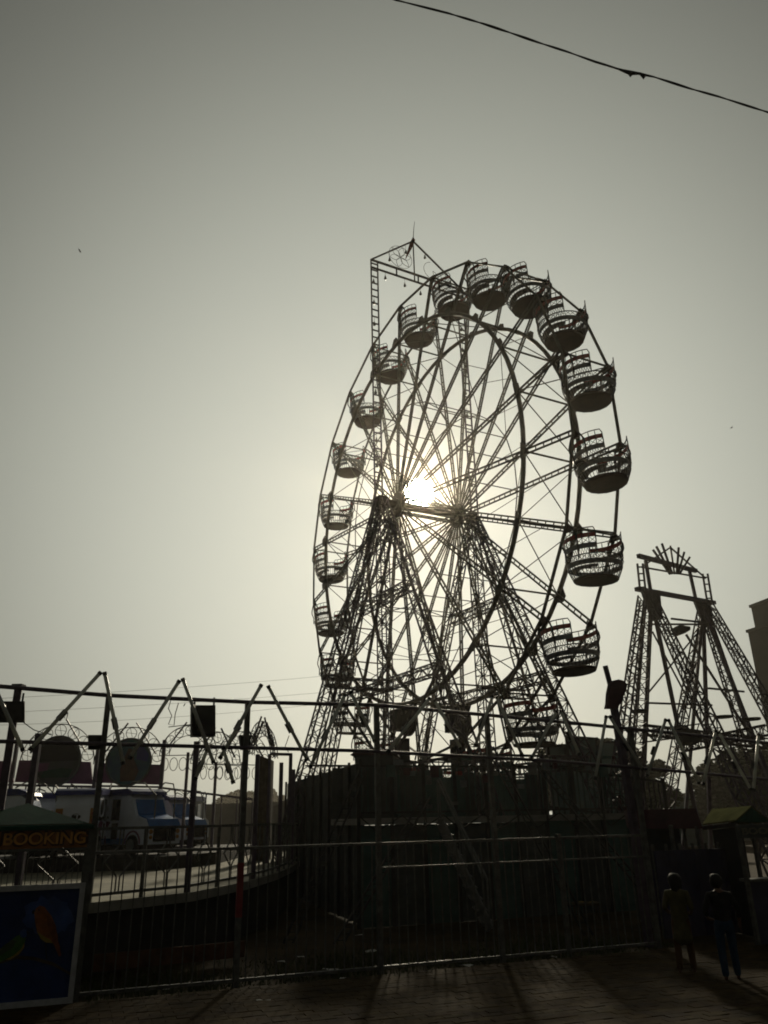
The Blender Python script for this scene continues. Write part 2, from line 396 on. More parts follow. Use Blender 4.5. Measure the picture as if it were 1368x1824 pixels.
# ------------------------------------------------------------------ wheel support frame
base = WC.copy(); base.z = 0
sup = thing('wheel_support_frame', 'lattice steel legs and tall ladder masts with gable holding up the big wheel', 'support frame', base)
HEAD = {s: WC + NN*s*2.2 for s in (1, -1)}
def legpt(s, du, dn, z):
    T = HEAD[s]; t = 1 - z/WC.z; return V((T.x, T.y, z)) + (U*du + NN*dn)*t
for s in (1, -1):
    T = HEAD[s]
    for du, dn in ((-7.4, 0), (7.4, 0), (0, s*4.2)):
        MB().lattice(T + (U*du + NN*dn).normalized()*.15, legpt(s, du, dn, 0), .24, .50, 34, .05, .025, NN if du else U).build('leg', 'tower_steel', sup)
        fp = legpt(s, du, dn, 0); MB().box(fp + Z*.06, (.9, .9, .2)).build('foot', 'concrete', sup)
    MB().lattice(V((T.x, T.y, 0)), T, .46, .36, 34, .05, .025, NN).build('mast', 'tower_steel', sup)
    MB().box(T, (.36, .4, .42), (U, NN, Z)).build('bearing', 'dark_steel', sup)
    MP = WC + NN*s*2.33                                   # ladder mast above the hub
    MB().ladder(V((MP.x, MP.y, WC.z)), V((MP.x, MP.y, 26.2)), .34, NN*1.0 + U*.0, 33, .07, .05).build('ladder_mast', 'tower_steel', sup)
    for z, m in ((10.2, 10), (6.9, 16), (3.9, 20)):
        MB().lattice(legpt(s, -7.4, 0, z), legpt(s, 7.4, 0, z), .34, .34, m, .044, .024).build('cross_beam', 'tower_steel', sup)
    MB().lattice(legpt(s, -7.4, 0, 2.0), legpt(s, 0, s*4.2, 2.0), .3, .3, 14, .045, .026).build('cross_beam', 'tower_steel', sup)
    MB().lattice(legpt(s, 0, s*4.2, 6.9), legpt(s, 0, 0, 6.9), .34, .34, 5, .044, .024).build('cross_beam', 'tower_steel', sup)
    MB().lattice(legpt(s, 0, s*4.2, 3.9), legpt(s, 0, 0, 3.9), .34, .34, 7, .044, .024).build('cross_beam', 'tower_steel', sup)
    MB().bar(legpt(s, -7.4, 0, 6.9), legpt(s, 0, 0, 3.9), .08).build('strut', 'tower_steel', sup)
    MB().bar(legpt(s, 7.4, 0, 6.9), legpt(s, 0, 0, 3.9), .08).build('strut', 'tower_steel', sup)
for du in (-7.4, 7.4):
    MB().lattice(legpt(1, du, 0, 3.9), legpt(-1, du, 0, 3.9), .34, .34, 11, .044, .024).build('cross_beam', 'tower_steel', sup)
TA, TB = WC + NN*2.33, WC - NN*2.33; TA.z = TB.z = 26.2
gb = MB(); dn = (TB - TA).normalized()
gb.bar(TA - dn*.17, TB + dn*.17, .08).bar(TA - Z*.42 - dn*.17, TB - Z*.42 + dn*.17, .07)
for k in range(1, 4): q = TA.lerp(TB, k/4); gb.bar(q, q - Z*.42, .07)
gb.build('gable_beam', 'tower_steel', sup)
PK = WC + NN*.2; PK.z = 28.15
MB().bar(TA - dn*.17, PK, .065).bar(PK, TB + dn*.17, .065).build('gable_rafter', 'tower_steel', sup)
mid = PK.copy(); mid.z = 25.8
MB().bar(mid, PK, .06).build('gable_post', 'tower_steel', sup)
MB().tube([PK, PK + V((.06, 0, .75)), PK + V((.12, 0, 1.2))], [.022, .014, .008], 6).build('spire', 'dark_steel', sup)
MB().prism([PK + Z*.25, PK + Z*.1 + dn*.12, PK - Z*.5 - dn*.1, PK - Z*1.35 - dn*.5, PK - Z*.2 - dn*.2], U*.02).build('flag', 'flag', sup)
def petal(c, a, l, w, px, py):
    o = []
    for i in range(13):
        t = i/12; x = l*t; y = w*math.sin(math.pi*t)
        o.append((x, y))
    for i in range(11, 0, -1): t = i/12; o.append((l*t, -w*math.sin(math.pi*t)))
    ca, sa = math.cos(a), math.sin(a)
    return [c + px*(x*ca - y*sa) + py*(x*sa + y*ca) for x, y in o]
fc = TA.lerp(TB, .30) + Z*.72
mb = MB().tube([fc + dn*.62*math.cos(a*math.pi/12) + Z*.62*math.sin(a*math.pi/12) for a in range(24)], .011, 5, True)
for k in range(6): mb.tube(petal(fc, k*math.pi/3 + .3, .6, .15, dn, Z), .011, 5, True)
mb.build('flower_ornament', 'dark_steel', sup)
fc2 = TA.lerp(TB, .68) + Z*.55
mb = MB().tube([fc2 + dn*.5*math.cos(a*math.pi/12) + Z*.5*math.sin(a*math.pi/12) for a in range(7, 20)], .011, 5)
mb.tube(petal(fc2, .9, .5, .09, dn, Z*-1), .011, 5, True); mb.build('flower_ornament', 'dark_steel', sup)
def bulb(p, l):
    b = MB().tube([p, p - Z*l], .008, 4).lathe([(.02, 0), (.03, -.05), (.065, -.17), (.055, -.21), (.02, -.23)], 8, p - Z*l)
    b.build('hanging_bulb', 'bulb', sup)
for k, l in ((.12, .3), (.34, .4), (.52, .7), (.68, .45), (.83, .4)): bulb(TA.lerp(TB, k) - Z*.45, l*.6)
bulb(TA.lerp(PK, .38), .25); bulb(TA.lerp(PK, .8), .3); bulb(PK.lerp(TB, .25), .1)
for s in (1, -1):
    for k in range(9): MP = WC + NN*s*2.33; bulb(V((MP.x, MP.y, 25.4 - k*1.15)) + NN*.05, .25)
for s in (1, -1):                                             # friction drive drums at the wheel foot
    c = onplane(726 if s > 0 else 823, 1283 if s > 0 else 1287, WC + NN*s*1.5, NN)
    dd = MB().lathe([(.12, -.12), (.5, -.12), (.56, -.08), (.56, .08), (.5, .12), (.12, .12)], 26, c, (U, Z, NN)).build('drive_wheel', 'black_box', sup)
    for k in range(6): a = k*math.pi/3; MB().lathe([(.05, 0), (.05, .17)], 8, c + U*.3*math.cos(a) + Z*.3*math.sin(a), (U, Z, NN)).build('bolt', 'galv', dd)
    MB().box(c + Z*(-c.z/2 - .3) - U*.45, (.4, .4, c.z - .6), (U, NN, Z)).build('drive_stand', 'black_box', sup)
    MB().box(c - U*.5 + NN*.1 + Z*.05, (.55, .45, .75), (U, NN, Z)).build('drive_motor', 'black_box', sup)

# ------------------------------------------------------------------ front fence with tall posts and light pipes
F0, F1 = gz(150, 1785), gz(1180, 1690)
FD = (F1 - F0).normalized(); FN = V((-FD.y, FD.x, 0))          # FN points away from the camera
def onF(px, py, off=0.0): return onplane(px, py, F0 + FN*off, FN)
def Fs(s, z=0.0, off=0.0): return F0 + FD*s + FN*off + Z*z
fence = thing('bar_fence', 'long front fence of vertical steel bars with tall posts and two light pipes', 'fence', F0)
POSTS = [(-.12, 4.26, .085, 'rail_steel'), (2.13, 4.22, .085, 'rail_steel'), (4.46, 4.24, .085, 'rail_steel'), (6.68, 4.12, .08, 'rail_steel'), (8.0, 2.0, .075, 'rail_steel'), (9.92, 3.95, .085, 'rail_steel')]
for s, h, w, m in POSTS: MB().bar(Fs(s, -.1), Fs(s, h), w, w, FN).build('post', m, fence)
MB().bar(Fs(2.13, .95, -.003), Fs(2.13, 1.72, -.003), .093, .093, FN).build('painted_post_section', 'red_post', fence)
pts_hi = [onF(-60, 1219), onF(193, 1240), onF(443, 1252), onF(672, 1257), onF(868, 1275), onF(1030, 1290), onF(1200, 1307), onF(1420, 1330), onF(1600, 1350)]
pts_lo = [onF(-60, 1320), onF(300, 1329), onF(640, 1338), onF(980, 1356), onF(1200, 1374), onF(1430, 1395), onF(1600, 1412)]
MB().tube([p - FN*.08 for p in pts_hi], .033, 8).build('light_pipe', 'purple_steel', fence, smooth=True)
MB().tube([p - FN*.08 for p in pts_lo], .030, 8).build('light_pipe', 'purple_steel', fence, smooth=True)
segs = [(a[0], b[0]) for a, b in zip(POSTS[:-1], POSTS[1:])]
for a, b in segs:
    for z in (1.93, .10):
        MB().bar(Fs(a + .045, z), Fs(b - .045, z), .045, .045, FN).build('rail', 'rail_steel', fence)
for a, b in segs[2:]: MB().bar(Fs(a + .045, 1.56), Fs(b - .045, 1.56), .028, .028, FN).build('rail', 'rail_steel', fence)
nb = int(9.9/.158); bar0 = None
for i in range(nb):
    s = .06 + i*.158
    if any(abs(s - p[0]) < .07 for p in POSTS): continue
    if bar0 is None: bar0 = MB().bar(Fs(s, .12), Fs(s, 1.91), .018, .018, FN).build('bar', 'rail_steel', fence); s0 = s
    else:
        o = bar0.copy(); sc.collection.objects.link(o); o.location = FD*(s - s0); o.rotation_euler = (random.uniform(-.006, .006), random.uniform(-.008, .008), 0)
for pts in ([(304, 1248), (300, 1262), (306, 1275), (300, 1290), (310, 1292), (312, 1272), (318, 1252)], [(42, 1287), (60, 1300), (75, 1305), (92, 1308)], [(118, 1262), (114, 1276), (118, 1284), (121, 1270)], [(330, 1253), (327, 1258)], [(515, 1310), (508, 1330), (514, 1340)], [(300, 1295), (345, 1290), (365, 1312)], [(580, 1318), (572, 1345), (578, 1372)], [(655, 1190 + 70), (650, 1290), (640, 1330)]):
    MB().tube([onF(x, y, -.05) for x, y in pts], .007, 4).build('dangling_wire', 'cable', fence)
# the far-left light post stands a little behind the fence
p = onF(33, 1225, .25); q = V((p.x, p.y, 0))
lp = thing('light_post', 'dark steel light post behind the green booking booth roof', 'post', q)
MB().bar(q, p, .11, .11, FN).build('shaft', 'purple_steel', lp); MB().box(p + Z*.02, (.16, .16, .06)).build('cap', 'dark_steel', lp)
# round-headed board on its own leaning post
p0, p1 = onF(1125, 1440, .3), onF(1094, 1262, .3); pb = p0.copy(); pb.z = 0
rb = thing('round_headed_board', 'dark round-headed board on a leaning post between the two rides', 'board', pb)
MB().bar(pb, p0, .13, .13, FN).bar(p0, p1, .12, .12, FN).build('post', 'purple_steel', rb)
MB().tube([onF(1098, 1262, .32), onF(1078, 1186, .32)], .055, 8).build('arm', 'purple_steel', rb)
bc = []
for x, y in ((1083, 1252), (1081, 1262), (1100, 1262), (1106, 1252), (1116, 1228), (1117, 1218), (1110, 1212), (1102, 1210), (1093, 1212), (1087, 1220), (1084, 1235)): bc.append(onF(x, y, .18))
MB().prism(bc, FN*.1).build('board', 'maroon', rb)

# tube lights set in a zigzag on the two pipes
TL = [((180, 1197), (52, 1337)), ((186, 1197), (220, 1362)), ((320, 1212), (230, 1352)), ((325, 1208), (381, 1360)), ((466, 1219), (391, 1352)), ((477, 1221), (548, 1355)),
      ((615, 1236), (552, 1368)), ((624, 1231), (668, 1322)), ((766, 1243), (690, 1340)), ((773, 1245), (822, 1335)), ((878, 1239), (846, 1330)), ((884, 1240), (930, 1345)),
      ((992, 1266), (946, 1352)), ((998, 1264), (1032, 1345)), ((1080, 1275), (1060, 1388)), ((1085, 1275), (1146, 1372)), ((1186, 1281), (1152, 1384)), ((1190, 1281), (1246, 1396)),
      ((1275, 1301), (1252, 1398)), ((1279, 1302), (1338, 1407)), ((1351, 1307), (1342, 1409)), ((-25, 1190), (42, 1338)), ((370, 1333), (347, 1390)), ((397, 1330), (416, 1396))]
order = sorted(range(len(TL)), key=lambda i: TL[i][0][0] + TL[i][1][0])
words = ['first', 'second', 'third', 'fourth', 'fifth', 'sixth', 'seventh', 'eighth', 'ninth', 'tenth', 'eleventh', 'twelfth', 'thirteenth', 'fourteenth', 'fifteenth', 'sixteenth', 'seventeenth', 'eighteenth', 'nineteenth', 'twentieth', 'twenty-first', 'twenty-second', 'twenty-third', 'twenty-fourth']
for n_, i in enumerate(order):
    (ax, ay), (bx, by) = TL[i]; off = -.15 - .05*(i % 2)
    a, b = onF(ax, ay, off), onF(bx, by, off)
    lean = 'leaning left' if ax < bx else 'leaning right'
    t = thing('tube_light', 'unlit white tube light ' + lean + ', ' + words[n_] + ' from the left along the light pipes', 'tube light', (a + b)/2, None, 'tube lights zigzagging along the pipes')
    d = (b - a).normalized()
    MB().tube([a + d*.03, b - d*.03], .030, 8).build('tube', 'tube_white', t, smooth=True)
    for e, g in ((a, 1), (b, -1)): MB().tube([e, e + d*g*.05], .036, 8).build('end_cap', 'black_box', t)
    c = a.lerp(b, .56)
    MB().box(c + FN*.045, (.085, .06, .17), (d.cross(FN).normalized(), FN, d)).build('ballast_box', 'black_box', t)
# boxes hung on the pipes
def hung_box(name, label, cat, x0, y0, x1, y1, off, depth, m, straps=True, taper=0):
    a, b, c, d = onF(x0, y0, off), onF(x1, y0, off), onF(x1 - taper, y1, off), onF(x0 + taper, y1, off)
    t = thing(name, label, cat, (c + d)/2)
    MB().prism([a, b, c, d], FN*depth).build('body', m, t)
    i = .08
    MB().prism([a.lerp(c, i) - FN*.002, b.lerp(d, i) - FN*.002, c.lerp(a, i) - FN*.002, d.lerp(b, i) - FN*.002], -FN*.02).build('front', 'dark_steel', t)
    if straps:
        for e in (a.lerp(b, .12), a.lerp(b, .94)): MB().bar(e + FN*.04, e + FN*.04 + Z*.13, .03, .01, FN).build('strap', 'dark_steel', t)
    return t
hung_box('loudspeaker', 'black rectangular loudspeaker hanging from the upper light pipe', 'loudspeaker', 342, 1256, 384, 1311, -.08, .22, 'black_box')
hung_box('floodlight', 'dark floodlight panel cut off by the left edge of the photo', 'floodlight', -30, 1249, 44, 1286, .05, .1, 'black_box')
hung_box('floodlight', 'small square floodlight beside the left discs on the lower pipe', 'floodlight', 157, 1309, 181, 1334, .02, .18, 'black_box', False)
hung_box('floodlight', 'small tapered floodlight clamped to the second tall fence post', 'floodlight', 427, 1309, 448, 1335, .05, .15, 'black_box', False, 4)

# ------------------------------------------------------------------ brick paving in front of the fence
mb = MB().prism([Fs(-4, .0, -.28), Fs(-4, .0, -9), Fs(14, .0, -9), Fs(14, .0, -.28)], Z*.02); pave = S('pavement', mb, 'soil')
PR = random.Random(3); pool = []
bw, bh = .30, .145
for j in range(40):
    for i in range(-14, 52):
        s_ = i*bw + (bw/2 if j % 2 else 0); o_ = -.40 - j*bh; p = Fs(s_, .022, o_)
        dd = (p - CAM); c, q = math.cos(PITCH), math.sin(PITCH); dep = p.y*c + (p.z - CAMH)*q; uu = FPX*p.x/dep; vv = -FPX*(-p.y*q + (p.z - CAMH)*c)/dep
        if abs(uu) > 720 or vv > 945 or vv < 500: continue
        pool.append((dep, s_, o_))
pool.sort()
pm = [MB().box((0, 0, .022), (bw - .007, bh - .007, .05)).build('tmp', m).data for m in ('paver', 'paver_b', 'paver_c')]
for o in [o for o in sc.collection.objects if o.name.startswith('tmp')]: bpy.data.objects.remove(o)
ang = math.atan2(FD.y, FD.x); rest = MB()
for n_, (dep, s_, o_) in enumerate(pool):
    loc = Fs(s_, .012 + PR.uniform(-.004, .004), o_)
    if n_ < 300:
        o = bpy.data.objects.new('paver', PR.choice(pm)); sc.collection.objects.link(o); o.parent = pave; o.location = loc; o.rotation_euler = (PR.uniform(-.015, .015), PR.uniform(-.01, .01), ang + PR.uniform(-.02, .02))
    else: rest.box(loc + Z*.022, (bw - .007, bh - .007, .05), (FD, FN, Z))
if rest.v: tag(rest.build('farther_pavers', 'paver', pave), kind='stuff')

# ------------------------------------------------------------------ wires
cable_pts = [(600, -40), (705, 0), (800, 24), (830, 33), (860, 42), (905, 57), (960, 76), (1010, 92), (1060, 110), (1110, 125), (1165, 137), (1230, 158), (1280, 172), (1330, 188), (1368, 200), (1480, 240)]
cp = [at(x, y, 9.0 + (x - 705)*.0016) for x, y in cable_pts]
cp = [cp[0] + (cp[0] - cp[1])*k*(1 + .02*k) + Z*(.01*k*k) for k in (14, 9, 5, 2)] + cp + [cp[-1] + (cp[-1] - cp[-2])*k + Z*(.01*k*k) for k in (2, 5, 9, 14)]
wv = thing('overhead_cable', 'thick twisted black cable crossing the upper right of the sky', 'cable', cp[0])
fine = []
for i in range(len(cp) - 1):
    for k in range(6): fine.append(cp[i].lerp(cp[i + 1], k/6))
for ph in (0, math.pi):
    pp = [p + V((0, .0, .013*math.sin(i*.42 + ph + .5*math.sin(i*.21)))) + V((.006, .008, 0))*math.cos(i*.42 + ph) for i, p in enumerate(fine)]
    MB().tube(pp, .0125, 6).build('strand', 'cable', wv, smooth=True)
sp = [at(x, y, 9.65) for x, y in ((1080, 117), (1100, 123), (1122, 131), (1140, 131), (1152, 134))]
spl = MB().tube(sp, [.01, .012, .03, .022, .012], 7); spl.build('splice', 'cable', wv)
MB().prism([at(1116, 126, 9.64), at(1131, 129, 9.64), at(1123, 136, 9.64)], V((0, .02, 0))).build('tape_end', 'cable', wv)
MB().prism([at(1140, 132, 9.64), at(1151, 134, 9.64), at(1147, 140, 9.64)], V((0, .02, 0))).build('tape_end', 'cable', wv)
FW = [((-60, 1247), (330, 1228), (590, 1203), 'uppermost'), ((-60, 1272), (340, 1255), (590, 1232), 'second'), ((-60, 1293), (300, 1285), (560, 1255), 'third'), ((600, 1240), (780, 1300), (1000, 1372), 'lowest, running down to the right,')]
for a, b, c, w in FW:
    P = []
    for i in range(17):
        t = i/16; x = (1 - t)**2*a[0] + 2*t*(1 - t)*b[0] + t*t*c[0]; y = (1 - t)**2*a[1] + 2*t*(1 - t)*b[1] + t*t*c[1]; P.append(at(x, y, 70 + 20*t))
    tag(MB().tube(P, .014, 4).build('power_wire', 'cable'), w + ' thin power wire in the haze behind the light pipes', 'wire', 'thin power wires')

# ------------------------------------------------------------------ kiddie ride platform at the left
PZ = 1.1
edge = [V(p) for p in ((-26, 13.6), (-11, 13.5), (-7.2, 13.75), (-5, 14.4), (-3.77, 16.1), (-3.18, 18.6), (-2.92, 21.5), (-2.88, 24.6), (-3.18, 31), (-4.6, 37), (-9, 42), (-26, 44))]
edge = [V((p.x, p.y, 0)) for p in edge]
def inset(ps, d): return [p + V((-d*.9, d*.25, 0)) if i > 2 else p + V((0, d, 0)) for i, p in enumerate(ps)]
mb = MB().prism([p + Z*(PZ - .12) for p in edge], Z*.12)
plat = S('ride_platform', mb, 'platform_top')
ins = [V((p.x - .12, p.y + .14, 0)) for p in edge]
for i in range(2, 9):
    MB().bar(ins[i] + Z*.49, ins[i + 1] + Z*.49, .04, .96).build('skirt_panel', 'skirt', plat)
MB().bar(gz(165, 1716, .25) , gz(435, 1690, .25), .03, .25).build('skirt_panel', 'skirt_board', plat)
for i in range(2, 8):
    MB().bar(edge[i] + Z*(PZ - .06) + V((.015, -.015, 0)), edge[i + 1] + Z*(PZ - .06) + V((.015, -.015, 0)), .03, .16).build('edge_trim', 'concrete', plat)
rl = thing('platform_railing', 'patterned steel railing round the edge of the kiddie ride platform', 'railing', edge[3] + Z*PZ)
rp = []
for i in range(2, 9):
    a, b = edge[i], edge[i + 1]; n = max(1, round((b - a).length/1.15))
    for k in range(n): rp.append(a.lerp(b, k/n) + V((-.1, .1, PZ)))
for k, (a, b) in enumerate(zip(rp[:-1], rp[1:])):
    tall = k % 3 == 1
    MB().bar(a - Z*.05, a + Z*(2.75 if tall else 1.18), .10 if tall else .06).build('post', 'purple_steel' if tall else 'rail_steel', rl)
    for z in (1.16, .12): MB().bar(a + Z*z, b + Z*z, .05).build('rail', 'rail_steel', rl)
    m = a.lerp(b, .5); d = (b - a)*.28; mb = MB()
    for s in (-1, 1):
        mb.bar(m + Z*1.14 + d*s*.12, m + Z*.88 + d*s*.12, .022).bar(m + Z*.88 + d*s*.12, m + d*s + Z*.62, .022).bar(m + d*s + Z*.62, m + d*s*.12 + Z*.38, .022).bar(m + d*s*.12 + Z*.38, m + d*s*.12 + Z*.14, .022)
    mb.build('motif', 'rail_steel', rl)
# fascia panels with painted discs and wire arches
def arch(t, c, ax, r, m='dark_steel', n=7, ry=1.0):
    mb = MB()
    mb.tube([c + ax*r*math.cos(math.pi*k/20) + Z*r*ry*math.sin(math.pi*k/20) for k in range(21)], .018, 5)
    mb.tube([c + ax*r*.66*math.cos(math.pi*k/20) + Z*r*ry*.66*math.sin(math.pi*k/20) for k in range(21)], .014, 5)
    for k in range(n):
        a = math.pi*(k + .5)/n; q = c + (ax*math.cos(a) + Z*ry*math.sin(a))*r*.83; rr = r*.155
        mb.tube([q + ax*rr*math.cos(j*math.pi/6) + Z*rr*math.sin(j*math.pi/6) for j in range(12)], .014, 5, True)
        for j in range(2): mb.bar(q + (ax*math.cos(j*2 + k) + Z*math.sin(j*2 + k))*rr, q - (ax*math.cos(j*2 + k) + Z*math.sin(j*2 + k))*rr, .014)
    mb.build('wire_arch', m, t)
    for s in (-1, 1): MB().bar(c + ax*s*r*.75 + Z*r*.25, c + ax*s*.12*r + Z*r*1.12*ry, .05).build('arch_stay', 'purple_steel', t)
X = V((1, 0, 0))
FYD = 30.0
PAINT = {'disc_dark': [('', [(-.95, -.05), (.95, .0), (.9, .3), (.55, .75), (-.2, .9), (-.75, .55)], 'cloth_black'), ('', [(-.6, -.7), (.6, -.7), (.75, -.35), (.2, -.3), (-.5, -.42)], 'booth_green'), ('', [(-.9, -.1), (-.3, -.08), (-.35, -.4), (-.8, -.45)], 'purple_panel')],
         'disc_green': [('', [(-.3, -.85), (.35, -.82), (.5, -.4), (.25, .1), (.2, .5), (-.05, .6), (-.2, .2), (-.35, -.3)], 'skirt_board'), ('', [(.35, .1), (.85, .0), (.9, .3), (.6, .7), (.35, .75)], 'bus_navy')]}
def fascia(name, label, x0, x1, yt, yb, dc, dr, dm, post):
    a, b, c, d = at(x0 + 4, yt, FYD), at(x1 - 2, yt + 3, FYD), at(x1 + 2, yb + 4, FYD), at(x0 - 4, yb, FYD)
    g = V(((a.x + b.x)/2, FYD, PZ)); t = thing(name, label, 'fascia panel', g)
    MB().prism([a, b, c, d], V((0, .08, 0))).build('panel', 'purple_panel', t)
    if dc:
        q = at(*dc, FYD - .12); r = dr/FPX*FYD*1.06
        o = MB().lathe([(.02, 0), (r, 0), (r, .07), (.02, .07)], 36, q, (X, Z, V((0, 1, 0)))).build('disc', dm, t)
        MB().tube([q + X*(r + .02)*math.cos(k*math.pi/18) + Z*(r + .02)*math.sin(k*math.pi/18) for k in range(36)], .035, 6, True).build('rim', 'disc_rim', o)
        for nm, pl, pm in PAINT[dm]: MB().prism([q + X*px_*r + Z*pz_*r - V((0, .004, 0)) for px_, pz_ in pl], V((0, -.006, 0))).build('painted_patch', pm, o)
        arch(t, at(dc[0], dc[1] + 3, FYD + .1), X, r*1.62)
    for px in post:
        p = at(px, yb + 2, FYD + .05); MB().bar(V((p.x, p.y, PZ)), p + Z*1.55, .12).build('post', 'purple_steel', t)
    MB().bar(at(x0, yb + 6, FYD + .1), at(x1, yb + 8, FYD + .1), .07).build('lower_rail', 'purple_steel', t)
fascia('fascia_panel', 'purple fascia panel with a dark painted disc, left of the green disc', 30, 163, 1354, 1393, (101, 1355), 37, 'disc_dark', (20, 168))
fascia('fascia_panel', 'purple fascia panel with a blue green painted disc under a wire arch', 172, 288, 1359, 1394, (229, 1357), 35, 'disc_green', (287,))
fascia('fascia_panel', 'plain purple fascia panel cut off at the left edge', -70, 22, 1353, 1390, None, 0, None, ())
# lit wheel-like wire arches further round the ride, turned away from the viewer
for lab, px, py, Y, rot, r in (('wire arch ornament on a post just right of the green disc panel', 335, 1345, 31, 0, 1.1), ('wire arch ornament under the black loudspeaker', 385, 1362, 32, .9, 1.25), ('wire arch ornament left of the grey box column', 432, 1362, 33, .75, 1.3)):
    c = at(px, py, Y); g = V((c.x, c.y, PZ)); t = thing('arch_ornament', lab, 'ornament', g, None, 'wire arch ornaments of the kiddie ride')
    ax = V((math.cos(rot), math.sin(rot), 0)); arch(t, c, ax, r); MB().bar(g, c + Z*.1, .1).build('post', 'purple_steel', t)
    MB().bar(c - ax*r, c + ax*r, .03).build('lower_rail', 'purple_steel', t)
    mb = MB()
    for k in range(6): q = c + ax*(-.8 + .32*k)*r - Z*.32; mb.tube([q + ax*.15*math.cos(j*math.pi/6) + Z*.24*math.sin(j*math.pi/6) for j in range(12)], .014, 5, True)
    mb.build('wire_loops', 'dark_steel', t)
# box column seen end-on with a wire arch on top
a, b = at(454, 1462, 29), at(481, 1462, 29); h0, h1 = at(458, 1344, 29), at(480, 1354, 29)
bcx = thing('box_column', 'tall grey box column topped by a wire arch seen edge-on', 'column', V(((a.x + b.x)/2, 29.2, PZ)))
MB().prism([V((a.x, 29, PZ)), V((b.x, 29, PZ)), V((b.x, 29, h1.z)), V((a.x, 29, h0.z))], V((0, .5, 0))).build('shaft', 'wood', bcx)
for k in range(4): x = a.x + (b.x - a.x)*(k + .5)/4; MB().bar(V((x, 28.985, PZ)), V((x, 28.985, h1.z)), .05, .03, V((0, 1, 0))).build('slat', 'wood', bcx)
arch(bcx, at(466, 1348, 29.3), V((.25, .97, 0)), 1.25); arch(bcx, at(470, 1348, 29.5), V((.33, .94, 0)), 1.1)
# inner gate frame by the column
p0, p1 = at(481, 1343, 27), at(518, 1344, 27)
gt = thing('gate_frame', 'thin purple gate frame between the box column and the wheel wall', 'gate frame', V((p1.x, p1.y, 0)))
MB().bar(p0, p1 + X*.05, .09).build('lintel', 'purple_steel', gt); MB().bar(V((p1.x, p1.y, 0)), p1, .11).build('post', 'purple_steel', gt); MB().bar(V((p0.x, p0.y, 0)), p0, .09).build('post', 'purple_steel', gt)
# rear rail of the ride
rr = thing('rear_railing', 'low purple rear railing behind the toy buses', 'railing', at(330, 1405, 36))
for (x0, y0, x1, y1) in ((22, 1398, 170, 1402), (285, 1403, 450, 1424)):
    MB().bar(at(x0, y0, 36), at(x1, y1, 36), .09).build('rail', 'purple_steel', rr)
    for k in range(7):
        x = x0 + (x1 - x0)*k/6; p = at(x, y0 + (y1 - y0)*k/6, 36); MB().bar(V((p.x, p.y, PZ)), p, .05).build('baluster', 'purple_steel', rr)

